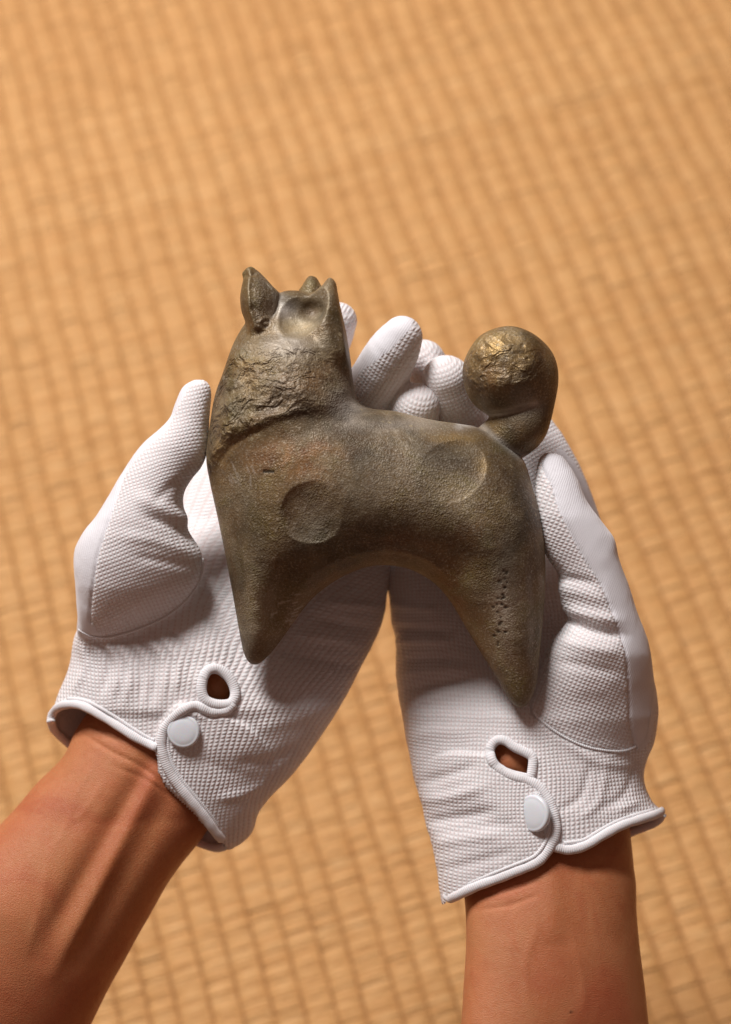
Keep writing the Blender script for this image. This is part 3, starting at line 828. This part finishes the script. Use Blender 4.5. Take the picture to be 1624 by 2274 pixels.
def tracer(V, N, px):
    fr = np.where(N[:, 2] > -0.15)[0]; bk = np.where(N[:, 2] < 0.15)[0]
    def q(pts, back=False, lift=0.0, k=10):
        S = bk if back else fr; out = []
        for p in pts:
            d = np.hypot(px[S, 0] - p[0], px[S, 1] - p[1]); i = np.argpartition(d, 60)[:60]
            i = i[d[i] < max(d[i].min() + 8, 8)]
            zz = V[S[i], 2]
            sel = i[zz > zz.max() - 5] if not back else i[zz < zz.min() + 5]
            sel = S[sel[np.argsort(d[sel] if False else np.hypot(px[S[sel], 0] - p[0], px[S[sel], 1] - p[1]))[:k]]]
            z = V[sel, 2].mean(); n = N[sel].mean(0); n /= np.linalg.norm(n)
            out.append(un(p[0], p[1], z) + n * lift)
        out = np.array(out)
        return out
    return q

def smooth_path(P, n=2):
    P = P.copy()
    for _ in range(n):
        P[1:-1] = 0.25 * P[:-2] + 0.5 * P[1:-1] + 0.25 * P[2:]
    return P

def snap(name, c, nrm, r, parent):
    nrm = np.array(nrm, float); nrm /= np.linalg.norm(nrm)
    a = np.cross(nrm, [0, 1, 0.2]); a /= np.linalg.norm(a); b = np.cross(nrm, a)
    prof = [(0.93, -1.4), (0.98, -0.9), (1.0, 0.0), (0.99, 0.55), (0.95, 0.95), (0.88, 1.12), (0.82, 1.10), (0.78, 1.14), (0.70, 1.30), (0.5, 1.46), (0.25, 1.54), (0.0, 1.56)]
    n = 40; V = []; F = []
    for (q, hgt) in prof[:-1]:
        for k in range(n):
            t = 2 * math.pi * k / n; V.append(c + r * q * (math.cos(t) * a + math.sin(t) * b) + nrm * hgt)
    V.append(c + nrm * prof[-1][1])
    for i in range(len(prof) - 2):
        for k in range(n):
            F.append((i * n + k, i * n + (k + 1) % n, (i + 1) * n + (k + 1) % n, (i + 1) * n + k))
    L = (len(prof) - 2) * n
    for k in range(n): F.append((L + k, L + (k + 1) % n, len(V) - 1))
    F = [f if np.dot(np.cross(V[f[1]] - V[f[0]], V[f[2]] - V[f[0]]), nrm) > -1e-6 or True else f[::-1] for f in F]
    return mesh_obj(name, np.array(V), None, PLASTIC, parent, faces=F)

def build_glove(spec):
    lo = un(spec['box'][0], spec['box'][3], 0); hi = un(spec['box'][2], spec['box'][1], 0)
    g = Grid((lo[0] - 8, lo[1] - 10, -64), (hi[0] + 8, hi[1] + 8, 24), 0.8)
    palm = inflate(g, spec['palm'], spec['palm_T'], 20.0, spec['palm_z'], 5)
    thumb = inflate(g, spec['thumb'], spec['thumb_T'], 12.0, spec['thumb_z'], 5)
    kpx = np.interp((1137 - g.ax[1] / PX), spec['blend'][0], spec['blend'][1])[None, :, None]
    f = smin(palm, thumb, kpx.astype(np.float32))
    fing = []
    for ch in spec['fingers']:
        pts = [(un(x, y, z), r) for x, y, z, r in ch['pts']]
        # rounder, more flexible chains: subdivide with a spline
        A = catmull([np.append(p, r) for p, r in pts], 4, False)
        fld = np.full(g.n, 1e3, np.float32)
        for a, b in zip(A[:-1], A[1:]):
            sl, d = capsule(g, a[:3], b[:3], a[3], b[3], 6)
            fld[sl] = np.minimum(fld[sl], d)
        f = smin(f, fld, 2.2)
        fing.append((ch, A))
    g.f = f
    V, Q = surface_nets(g); V = smooth_mesh(V, Q, 2)
    N = normals(V, Q); px = to_px(V)
    # knit coordinates (in stitches), per cloth piece
    tp = catmull(spec['thumb'], 5); tsd = poly_sd(px, tp)
    is_thumb = (tsd > -2) & (V[:, 2] > spec['thumb_zmin'](px))
    fd = np.full(len(V), 1e9); fid = np.full(len(V), -1)
    tip_t = np.zeros(len(V)); fu = np.zeros(len(V)); fv = np.zeros(len(V)); fw = np.zeros(len(V))
    for k, (ch, A) in enumerate(fing):
        s0 = 0
        for a, b in zip(A[:-1], A[1:]):
            ab = b[:3] - a[:3]; L = np.linalg.norm(ab); t = np.clip(((V - a[:3]) @ ab) / (L * L), 0, 1)
            Pn = a[:3] + t[:, None] * ab; d = np.linalg.norm(V - Pn, axis=1) - (a[3] + (b[3] - a[3]) * t)
            m = d < fd
            ax = ab / L; side = np.cross(ax, [0, 0, 1.0]); side /= np.linalg.norm(side); up = np.cross(side, ax)
            rel = V - a[:3]; ang = np.arctan2(rel @ side, rel @ up)
            fd = np.where(m, d, fd); fid = np.where(m, k, fid)
            fu = np.where(m, rel @ side, fu); fv = np.where(m, s0 + rel @ ax, fv)
            s0 += L
    is_f = (fd < 1.2) & ~is_thumb & (px[:, 1] < spec['finger_ymax'])
    wx = 2.6 * fbm(V, 26, 3, 41) ; wy = 2.6 * fbm(V, 26, 3, 43)
    def aff(ang, pu, pv):
        a = math.radians(ang); x = V[:, 0] + wx; y = V[:, 1] + wy
        return np.stack([(x * math.cos(a) + y * math.sin(a)) / pu, (-x * math.sin(a) + y * math.cos(a)) / pv], 1)
    x0, m0, x1, m1, pu, pv = spec['palm_knit']        # the wales fan out across the palm
    xx = V[:, 0] + wx; yy = V[:, 1] + wy; yh = yy + 115.0
    mm = m0 + (m1 - m0) * sstep(x0, x1, xx); nn = np.sqrt(1 + mm * mm)
    K = np.stack([(xx - yh * mm * 0.8) / pu, (yy + 0.35 * mm * xx) / pv], 1)
    # the cuff cloth fans out from the wrist seam
    K = np.where(is_thumb[:, None], aff(*spec['thumb_knit']), K)
    K = np.where(is_f[:, None], np.stack([fu / 1.45, fv / 1.35], 1), K)
    rib = sstep(spec['rib'][0], spec['rib'][1], px[:, 1]) * (~is_thumb)
    knit = np.column_stack([K, rib])
    # --- folds, seams
    fr = N[:, 2] > 0
    V = V + N * (0.35 * fbm(V, 16, 3, 51) + 0.10 * fbm(V, 4, 2, 52))[:, None]
    for pts, w, a, *zr in spec['folds']:
        V = stroke(V, N, px, pts, w, a, *(zr if zr else ()))
    # overlapping wrist flap
    fp = catmull(spec['flap'], 5); sd = poly_sd(px, fp)
    edge = line_dist(px, catmull(spec['flap_edge'], 5, False))
    V = V + N * (1.5 * sstep(-3, 4, sd) * sstep(150, 60, edge) * (N[:, 2] > 0.05))[:, None]
    N2 = normals(V, Q)
    q = tracer(V, N2, px)
    # --- cut the opening at the wrist and the keyhole
    cutF = in_poly(px, np.vstack([catmull(spec['hem_front'], 5, False), spec['hem_close']]))
    cutB = in_poly(px, np.vstack([catmull(spec['hem_back'], 5, False), spec['hem_close']]))
    hole = in_poly(px, catmull(spec['hole_ring'], 5)) & (N[:, 2] > 0) & (V[:, 2] > -30)
    isfront = N[:, 2] > 0
    dead = np.where(isfront, cutF, cutB) | hole
    keep = ~dead[Q].all(1)
    # --- back panel of plain jersey: the outer side of the thumb, the backs of fingers and hand
    seam = catmull(spec['jersey_seam'], 5, False)
    jer = in_poly(px, np.vstack([seam, spec['jersey_close']])) & (is_thumb | (tsd > -12)) 
    fj = np.zeros(len(V), bool)
    for poly in spec['finger_jersey']:
        fj |= in_poly(px, catmull(poly, 5)) & is_f
    isj = jer | fj | ((N[:, 2] < -0.35) & ~is_f)
    fq = isj[Q].sum(1) >= 2
    attrs = {'knit': knit}
    # shallow stitched groove where jersey meets knit
    V = stroke(V, N2, px, spec['jersey_seam'], 2.6, -0.55, spec['seam_zmin'], taper=False)
    root = person
    Va, Qa, Aa = subset(V, Q, keep & ~fq, attrs)
    glove = mesh_obj('glove', Va, Qa, KNIT, root, Aa, origin=None)
    glove['label'] = spec['label']
    Vb, Qb, Ab = subset(V, Q, keep & fq, attrs)
    bp = mesh_obj('back_panel', Vb, Qb, JERSEY, glove, Ab)
    # --- bindings
    for pts, back, r in spec['bindings']:
        P = catmull(pts, 6, False)
        P3 = smooth_path(q(P, back, 0.35), 3)
        tube('cuff_binding', P3, r * 1.06 + 0.10 * np.sin(np.arange(len(P3)) * 0.9) * np.cos(np.arange(len(P3)) * 0.37), BIND, glove, n=14, flat=0.68)
    for pts, sgn in spec['stitches']:
        P = catmull(pts, 6, False); T = np.gradient(P, axis=0); T /= np.hypot(T[:, 0], T[:, 1])[:, None]
        P = P + sgn * 13.0 * np.stack([-T[:, 1], T[:, 0]], 1)
        tube('hem_stitching', smooth_path(q(P, False, -0.25), 4), 0.75, BIND, glove, n=8)
    ring = catmull(spec['hole_ring'], 6)
    R3 = q(ring, False, 0.25)
    for _ in range(3): R3 = 0.25 * np.roll(R3, 1, 0) + 0.5 * R3 + 0.25 * np.roll(R3, -1, 0)
    tube('keyhole_binding', R3, spec['ring_r'], BIND, glove, n=14, closed=True, flat=0.72)
    for pts, r in spec['seams']:
        P3 = smooth_path(q(catmull(pts, 6, False), False, -0.12), 3)
        tube('thumb_seam', P3, r, BIND, glove, n=8)
    bx, by = spec['button']; c = q([(bx, by)], False, 0.7, 14)[0]
    snap('snap_button', c, spec['button_n'], spec['button_r'], glove)
    return glove

def build_arm(spec):
    lo = un(spec['box'][0], spec['box'][3], 0); hi = un(spec['box'][2], spec['box'][1], 0)
    g = Grid((lo[0], lo[1], -50), (hi[0], hi[1], 30), 0.8)
    g.f = inflate(g, spec['outline'], spec['T'], 22.0, spec['z'], 5)
    V, Q = surface_nets(g); V = smooth_mesh(V, Q, 3); N = normals(V, Q); px = to_px(V)
    bx, by, br, ba = spec['bulge']; V = V + N * (ba * blob(px, bx, by, br) * (N[:, 2] > 0))[:, None]
    for pts, w, a in spec['strokes']:
        V = stroke(V, N, px, pts, w, a)
    V = V + N * (0.3 * fbm(V, 20, 2, 61))[:, None]
    a = spec['axis']; U = np.stack([V[:, 0] * a[0] + V[:, 1] * a[1], -V[:, 0] * a[1] + V[:, 1] * a[0], V[:, 2]], 1)
    mole = np.zeros(len(V))
    for cx, cy, r in spec['moles']: mole = np.maximum(mole, sstep(1.0, 0.6, np.hypot(px[:, 0] - cx, px[:, 1] - cy) / r) * (N[:, 2] > 0))
    flush = np.clip(sum((s * blob(px, x, y, r) for x, y, r, s in spec['flush'])), 0, 1)
    ob = mesh_obj('forearm', V, Q, SKIN, person, {'mole': mole, 'flush': flush, 'skinuv': U[:, [1, 0, 2]]})
    ob['label'] = spec['label']
    return ob

LEFT = dict(
    label='white dimpled knit glove with snap cuff on the left hand',
    box=(90, 640, 1000, 1920),
    palm=[(113, 1606), (126, 1550), (150, 1494), (166, 1440), (178, 1396), (215, 1320), (290, 1200), (370, 1110), (440, 1020), (540, 950), (690, 915), (800, 960), (855, 1090), (868, 1240), (860, 1330), (846, 1392), (822, 1442),
          (792, 1502), (752, 1576), (702, 1652), (654, 1715), (606, 1764), (572, 1802), (554, 1842), (530, 1866), (504, 1884), (440, 1960), (300, 1900), (170, 1780), (112, 1680)],
    palm_T=24.0, palm_z=heel(lin([(950, -56), (1150, -52), (1300, -46), (1430, -38), (1500, -31), (1560, -26), (1900, -22)]), 640, 430, [(1150, 0), (1300, 8), (1430, 10), (1520, 4), (1580, 0)]),
    thumb=[(444, 841), (422, 846), (402, 864), (387, 900), (370, 936), (322, 980), (292, 1016), (264, 1062), (240, 1105), (212, 1150), (186, 1182), (168, 1222), (166, 1262), (172, 1330), (176, 1390), (188, 1408), (230, 1414), (306, 1396),
           (372, 1366), (425, 1320), (448, 1270), (446, 1225), (420, 1180), (414, 1150), (407, 1120), (411, 1090), (428, 1062), (448, 1036), (461, 1000), (467, 930), (471, 870), (462, 848)],
    thumb_T=16.5, thumb_z=lin([(840, -3), (1000, -3), (1150, -4.5), (1300, -8.5), (1420, -14)]),
    thumb_zmin=lambda px: np.interp(px[:, 1], [840, 1100, 1250, 1420], [-30, -20, -14, -14]),
    blend=([1000, 1150, 1260, 1400], [1.5, 2.5, 7.0, 12.0]),
    fingers=[
        dict(pts=[(560, 1010, -46, 9.5), (660, 870, -44, 9.0), (725, 770, -34, 8.0), (752, 712, -26, 6.6)]),
        dict(pts=[(660, 1050, -48, 10.0), (750, 960, -42, 9.8), (826, 862, -24, 9.9), (868, 790, -14, 9.3), (893, 748, -10, 7.2)]),
        dict(pts=[(740, 1120, -50, 9.5), (850, 1030, -44, 9.0), (908, 955, -26, 9.2), (926, 903, -18, 8.4)]),
    ],
    finger_ymax=960,
    palm_knit=(-100, 0.0, 60, 1.0, 1.38, 1.30), thumb_knit=(18, 1.38, 1.22), rib=(1380, 1450),
    folds=[([(300, 1100), (360, 1130), (430, 1160)], 16, 0.9), ([(320, 1145), (390, 1170), (440, 1200)], 12, -0.9), ([(260, 1190), (340, 1200), (440, 1235)], 14, 0.6), ([(300, 1235), (380, 1250), (440, 1262)], 10, -0.5),
           ([(420, 1060), (380, 1080), (340, 1120)], 10, -0.5),
           ([(450, 1300), (520, 1380), (560, 1440)], 14, 0.9), ([(470, 1260), (520, 1330)], 12, -0.8), ([(430, 1340), (500, 1420), (540, 1490)], 12, -0.6),
           ([(210, 1420), (240, 1470), (225, 1540)], 8, -1.0), ([(255, 1425), (290, 1480), (280, 1560)], 8, 0.9), ([(300, 1415), (340, 1470), (335, 1570)], 8, -1.0), ([(350, 1400), (395, 1470), (390, 1540)], 8, 0.9),
           ([(180, 1420), (190, 1480), (160, 1540)], 9, 0.9), ([(232, 1420), (264, 1475), (250, 1555)], 7, 0.7), ([(276, 1420), (314, 1480), (308, 1570)], 7, -0.7), ([(325, 1410), (366, 1470), (362, 1560)], 7, 0.8), ([(370, 1390), (420, 1450), (428, 1500)], 7, -0.7), ([(178, 1412), (250, 1428), (320, 1412), (390, 1375), (440, 1325)], 7, -0.5),
           ([(690, 1370), (760, 1385), (840, 1400)], 12, -1.0), ([(660, 1410), (740, 1420), (820, 1440)], 12, 0.8), ([(640, 1450), (720, 1465), (800, 1480)], 12, -0.8), ([(720, 1340), (800, 1345), (850, 1350)], 10, 0.9),
           ([(560, 1620), (640, 1600), (730, 1570)], 16, 0.5), ([(520, 1690), (600, 1690), (660, 1660)], 12, -0.5), ([(480, 1770), (540, 1760), (590, 1740)], 10, 0.6)],
    flap=[(512, 1592), (470, 1592), (436, 1578), (404, 1560), (374, 1582), (354, 1612), (347, 1660), (356, 1712), (374, 1746), (430, 1800), (500, 1885), (640, 1780), (580, 1640)],
    flap_edge=[(512, 1592), (470, 1592), (436, 1578), (404, 1560), (374, 1582), (354, 1612), (347, 1660), (356, 1712), (374, 1746), (430, 1800), (500, 1885)],
    hem_front=[(40, 1640), (90, 1610), (118, 1586), (150, 1566), (182, 1566), (218, 1584), (260, 1610), (306, 1640), (346, 1660), (356, 1712), (374, 1746), (430, 1800), (470, 1842), (500, 1872), (530, 1930)],
    hem_back=[(40, 1640), (112, 1600), (124, 1622), (146, 1642), (210, 1700), (310, 1780), (420, 1862), (480, 1884), (500, 1876), (530, 1930)],
    hem_close=[(500, 2100), (0, 2100), (0, 1640)],
    hole=Z5([(858, 378), (885, 363), (917, 370), (942, 400), (962, 440), (945, 472), (900, 487), (863, 480), (856, 440)]),
    hole_ring=Z5([(842, 372), (868, 338), (910, 335), (955, 365), (985, 410), (995, 460), (975, 500), (925, 508), (880, 500), (845, 478), (832, 430)]),
    ring_r=1.8,
    jersey_seam=Z4([(1160, 108), (1080, 128), (1040, 190), (965, 330), (900, 460), (800, 550), (700, 650), (605, 775), (560, 900), (505, 1080), (440, 1270), (400, 1400), (368, 1600), (345, 1780), (345, 1900)]),
    jersey_close=[(230, 1420), (100, 1420), (100, 1100), (350, 800), (440, 830)],
    finger_jersey=[[(770, 880), (800, 826), (850, 790), (890, 752), (912, 728), (912, 690), (870, 680), (790, 740), (760, 800)]],
    seam_zmin=-22,
    bindings=[([(116, 1604), (118, 1588), (132, 1570), (155, 1564), (184, 1567), (218, 1584), (260, 1610), (306, 1640), (350, 1660)], False, 1.45),
              (Z5([(985, 500), (950, 535), (880, 540), (820, 515), (765, 520), (705, 560), (655, 620), (640, 690), (655, 770), (690, 850), (740, 920), (800, 990), (850, 1050), (895, 1115), (930, 1155)]), False, 1.6),
              ([(116, 1600), (122, 1620), (142, 1640), (206, 1698), (306, 1778), (420, 1860), (478, 1882), (500, 1876)], True, 1.5)],
    stitches=[([(150, 1564), (184, 1567), (218, 1584), (260, 1610), (306, 1640), (336, 1656)], -1), (Z5([(765, 520), (705, 560), (655, 620), (640, 690), (655, 770), (690, 850), (740, 920), (800, 990), (850, 1050), (895, 1115)]), -1)],
    seams=[([(176, 1398), (200, 1412), (240, 1416), (306, 1398), (372, 1368), (424, 1322), (448, 1275), (450, 1240)], 0.6)],
    button=(409, 1623), button_n=(-0.08, 0.02, 1.0), button_r=5.7,
)

RIGHT = dict(
    label='white dimpled knit glove with snap cuff on the right hand',
    box=(840, 720, 1490, 2050),
    palm=[(1482, 1822), (1446, 1776), (1428, 1724), (1426, 1680), (1432, 1640), (1440, 1560), (1436, 1460), (1400, 1330), (1350, 1230), (1310, 1130), (1250, 1030), (1150, 960), (1000, 960), (900, 1040), (868, 1160), (860, 1288), (866, 1340), (870, 1390), (880, 1420), (878, 1480),
          (883, 1540), (890, 1572), (904, 1650), (920, 1730), (938, 1790), (946, 1832), (964, 1880), (979, 1930), (986, 1976), (1000, 2040), (1040, 2110), (1200, 2130), (1380, 2060), (1480, 1930)],
    palm_T=24.0, palm_z=heel(lin([(950, -56), (1150, -54), (1300, -49), (1430, -43), (1500, -37), (1575, -28.5), (1700, -23), (1850, -17), (2000, -12)]), 1220, 1400, [(1250, 0), (1430, 9), (1520, 8), (1620, 2), (1700, 0)]),
    thumb=[(1222, 1005), (1204, 1011), (1194, 1030), (1189, 1080), (1188, 1125), (1195, 1180), (1206, 1222), (1224, 1254), (1240, 1276), (1241, 1308), (1250, 1346), (1262, 1374), (1244, 1402), (1214, 1440), (1202, 1490), (1192, 1540), (1180, 1576), (1196, 1594), (1236, 1624), (1300, 1656), (1376, 1667), (1416, 1656),
           (1434, 1632), (1446, 1560), (1449, 1500), (1441, 1432), (1420, 1370), (1396, 1300), (1376, 1242), (1364, 1196), (1338, 1160), (1304, 1112), (1284, 1066), (1264, 1034), (1246, 1012)],
    thumb_T=16.5, thumb_z=lin([(1000, 0), (1150, 0), (1300, -3.5), (1450, -8), (1600, -16), (1680, -21)]),
    thumb_zmin=lambda px: np.interp(px[:, 1], [1000, 1250, 1450, 1650], [-24, -20, -16, -16]),
    blend=([1150, 1300, 1450, 1600], [1.5, 3.0, 8.0, 13.0]),
    fingers=[
        dict(pts=[(1190, 1120, -48, 9.5), (1090, 1020, -44, 9.0), (1020, 915, -27, 9.2), (991, 842, -19, 8.6)]),
        dict(pts=[(1200, 1080, -52, 9.0), (1080, 950, -54, 8.8), (972, 866, -40, 9.8), (940, 802, -31, 8.0)]),
        dict(pts=[(1300, 1240, -36, 9.0), (1262, 1120, -36, 9.2), (1202, 990, -38, 8.8), (1130, 900, -40, 8.0), (1090, 860, -40, 7)]),
    ],
    finger_ymax=1160,
    palm_knit=(5, 0.02, 95, -0.06, 1.40, 1.32), thumb_knit=(-22, 1.38, 1.26), rib=(1600, 1720),
    folds=[([(1262, 1376), (1310, 1400), (1390, 1412)], 11, -1.5), ([(1250, 1350), (1310, 1366), (1380, 1380)], 12, 1.0), ([(1240, 1420), (1300, 1436), (1380, 1450)], 15, 1.0), ([(1226, 1466), (1300, 1480), (1380, 1496)], 13, -0.6),
           ([(1240, 1285), (1290, 1290), (1330, 1300)], 10, -0.8), ([(1245, 1310), (1300, 1320), (1350, 1335)], 12, 0.5),
           ([(870, 1395), (930, 1398), (1000, 1400)], 8, -1.3), ([(872, 1425), (930, 1425), (1010, 1425)], 9, 1.0), ([(880, 1470), (950, 1462), (1030, 1462)], 9, -1.0), ([(880, 1500), (960, 1490), (1040, 1485)], 9, 0.8), ([(884, 1535), (950, 1520), (1050, 1505)], 8, -1.1), ([(890, 1565), (960, 1550), (1040, 1530)], 11, 0.6), ([(866, 1340), (920, 1350), (980, 1355)], 9, 0.8),
           ([(905, 1640), (960, 1625), (1050, 1625)], 16, 0.6), ([(930, 1740), (1000, 1720), (1060, 1700)], 12, -0.7), ([(935, 1775), (1000, 1770), (1080, 1745)], 13, 0.8), ([(945, 1825), (1020, 1815), (1100, 1800)], 12, -0.9), ([(965, 1870), (1040, 1860), (1120, 1850)], 14, 0.8), ([(980, 1930), (1050, 1915), (1140, 1890)], 12, -0.5),
           ([(1250, 1640), (1320, 1690), (1420, 1700)], 10, 0.5), ([(1240, 1800), (1290, 1770), (1310, 1700)], 9, -0.6), ([(1280, 1820), (1330, 1780), (1345, 1700)], 9, 0.5), ([(1330, 1800), (1390, 1760), (1410, 1690)], 9, -0.5), ([(1370, 1800), (1420, 1780)], 9, 0.6),
           ([(1190, 1584), (1236, 1628), (1300, 1660), (1376, 1672)], 6, -0.5)],
    flap=Z6([(600, 960), (615, 1010), (660, 1045), (720, 1072), (790, 1092), (840, 1122), (882, 1180), (912, 1260), (918, 1330), (892, 1400), (850, 1462), (800, 1495), (720, 1526), (620, 1566), (440, 1700), (200, 1500), (300, 1000)]),
    flap_edge=Z6([(600, 960), (615, 1010), (660, 1045), (720, 1072), (790, 1092), (840, 1122), (882, 1180), (912, 1260), (918, 1330), (892, 1400), (850, 1462), (800, 1495), (720, 1526), (620, 1566), (440, 1640)]),
    hem_front=[(930, 2080)] + Z6([(390, 1670), (440, 1640), (520, 1602), (620, 1562), (720, 1522), (800, 1492), (850, 1462), (892, 1412), (920, 1404), (980, 1418), (1060, 1400), (1140, 1352), (1230, 1304), (1320, 1274), (1400, 1248), (1440, 1228)]) + [(1560, 1800)],
    hem_back=[(930, 2080)] + Z6([(390, 1660), (430, 1640), (560, 1560), (760, 1500), (960, 1450), (1120, 1400), (1280, 1335), (1350, 1305), (1410, 1278), (1440, 1236)]) + [(1560, 1800)],
    hem_close=[(1560, 2300), (930, 2300)],
    hole=Z6([(622, 930), (650, 912), (682, 930), (722, 955), (777, 975), (778, 1010), (767, 1062), (700, 1042), (650, 1012), (622, 975)]),
    hole_ring=Z6([(602, 930), (632, 892), (675, 893), (720, 925), (775, 950), (806, 975), (806, 1020), (792, 1072), (740, 1066), (690, 1052), (640, 1028), (606, 985)]),
    ring_r=1.65,
    jersey_seam=[(1212, 1012), (1203, 1032), (1212, 1056), (1226, 1080), (1242, 1130), (1290, 1228), (1332, 1292), (1364, 1370), (1388, 1440), (1397, 1520), (1400, 1600), (1410, 1655)],
    jersey_close=[(1440, 1680), (1520, 1600), (1500, 1300), (1400, 1080), (1280, 980)],
    finger_jersey=[],
    seam_zmin=-22,
    bindings=[(Z6([(600, 955), (614, 1000), (660, 1040), (720, 1070), (790, 1090), (842, 1122), (882, 1180), (910, 1260), (915, 1330), (890, 1402), (848, 1460), (798, 1492), (720, 1522), (620, 1562), (520, 1602), (440, 1642), (412, 1652), (392, 1630)]), False, 1.6),
              (Z6([(900, 1400), (930, 1410), (980, 1420), (1060, 1400), (1140, 1352), (1230, 1304), (1320, 1274), (1400, 1250), (1428, 1236)]), False, 1.55),
              (Z6([(415, 1650), (380, 1610), (430, 1600), (560, 1545), (760, 1500), (960, 1450), (1120, 1400), (1280, 1335), (1350, 1308), (1408, 1280), (1428, 1250)]), True, 1.5)],
    stitches=[(Z6([(842, 1122), (882, 1180), (910, 1260), (915, 1330), (890, 1402), (848, 1460), (798, 1492), (720, 1522), (620, 1562), (520, 1602), (440, 1642)]), 1), (Z6([(960, 1414), (1060, 1400), (1140, 1352), (1230, 1304), (1320, 1274), (1400, 1250)]), -1)],
    seams=[([(1184, 1580), (1198, 1596), (1236, 1626), (1300, 1658), (1376, 1669), (1412, 1658)], 0.5)],
    button=(1186, 1806), button_n=(-0.66, 0.05, 0.75), button_r=6.3,
)
LEFT_ARM = dict(
    label='tanned left forearm with a raised tendon below the cuff', box=(-140, 1400, 640, 2420),
    outline=[(330, 1440), (260, 1480), (210, 1560), (168, 1622), (142, 1678), (84, 1738), (40, 1790), (0, 1832), (-70, 1900), (-180, 2050), (-260, 2480), (60, 2520), (140, 2400), (202, 2274), (256, 2170), (322, 2050), (366, 1972), (402, 1920), (432, 1882), (456, 1850), (498, 1780), (540, 1670), (540, 1560), (480, 1470)],
    T=24.0, z=rolled([(1400, -30), (1600, -27), (1800, -25), (2000, -18), (2400, -6)], (260, 1850), (0.83, 0.56), [(1700, 0.0), (1900, 0.02), (2100, 0.045)]), axis=(-0.56, -0.83),
    bulge=(478, 1520, 62, 11.0),
    strokes=[([(362, 1680), (312, 1782), (262, 1880), (212, 1980), (160, 2080), (120, 2160)], 18, 1.2), ([(350, 1660), (282, 1780), (222, 1880), (160, 1990), (90, 2120)], 28, -1.9), ([(410, 1700), (330, 1850), (270, 1960), (170, 2140)], 26, -1.0),
             ([(185, 1630), (250, 1670), (310, 1700), (370, 1745)], 4, -0.6), ([(250, 1700), (330, 1735), (390, 1780)], 4, -0.35), ([(200, 1610), (270, 1650)], 4, -0.5), ([(110, 1900), (150, 1830), (175, 1750), (215, 1690)], 8, 0.19), ([(150, 1830), (190, 1800), (235, 1730)], 7, 0.17), ([(60, 2120), (90, 2010), (110, 1900)], 9, 0.19)],
    moles=[], flush=[(60, 1800, 130, 0.4), (330, 1740, 60, 0.5), (40, 2200, 150, 0.5)])
RIGHT_ARM = dict(
    label='tanned right forearm with a tiny dark mole', box=(920, 1500, 1560, 2420),
    outline=[(1170, 1560), (1080, 1580), (1010, 1660), (1002, 1760), (1014, 1880), (1032, 2000), (1036, 2090), (1029, 2200), (1024, 2290), (1010, 2500), (1260, 2530), (1480, 2500), (1442, 2290), (1430, 2190), (1419, 2100), (1413, 2020), (1411, 1950), (1404, 1900), (1398, 1840), (1392, 1760), (1380, 1660), (1290, 1590)],
    T=23.0, z=rolled([(1500, -30), (1700, -28), (1850, -22.5), (2000, -15.5), (2100, -11), (2400, 2)], (1225, 2000), (1.0, 0.0), [(1880, 0.0), (2050, 0.03), (2250, 0.05)]), axis=(0.03, -1.0),
    bulge=(1135, 1682, 62, 8.0),
    strokes=[([(1215, 1900), (1225, 2000), (1230, 2100)], 30, 0.9), ([(1290, 1930), (1350, 1925), (1410, 1940)], 18, -1.0), ([(1040, 1990), (1120, 1980), (1200, 1950)], 6, -0.4), ([(1130, 1990), (1120, 2100)], 30, -0.4), ([(1180, 2260), (1165, 2150), (1190, 2060), (1180, 1990)], 9, 0.22), ([(1300, 2250), (1290, 2150), (1265, 2060)], 9, 0.19), ([(1060, 2020), (1130, 2010), (1200, 1985)], 5, -0.35)],
    moles=[(1268, 2247, 4.5)], flush=[(1250, 2180, 110, 0.5), (1180, 1960, 60, 0.4), (1380, 2230, 70, 0.5)])

arms = [build_arm(s) for s in (LEFT_ARM, RIGHT_ARM)]
for s in (LEFT, RIGHT): build_glove(s)
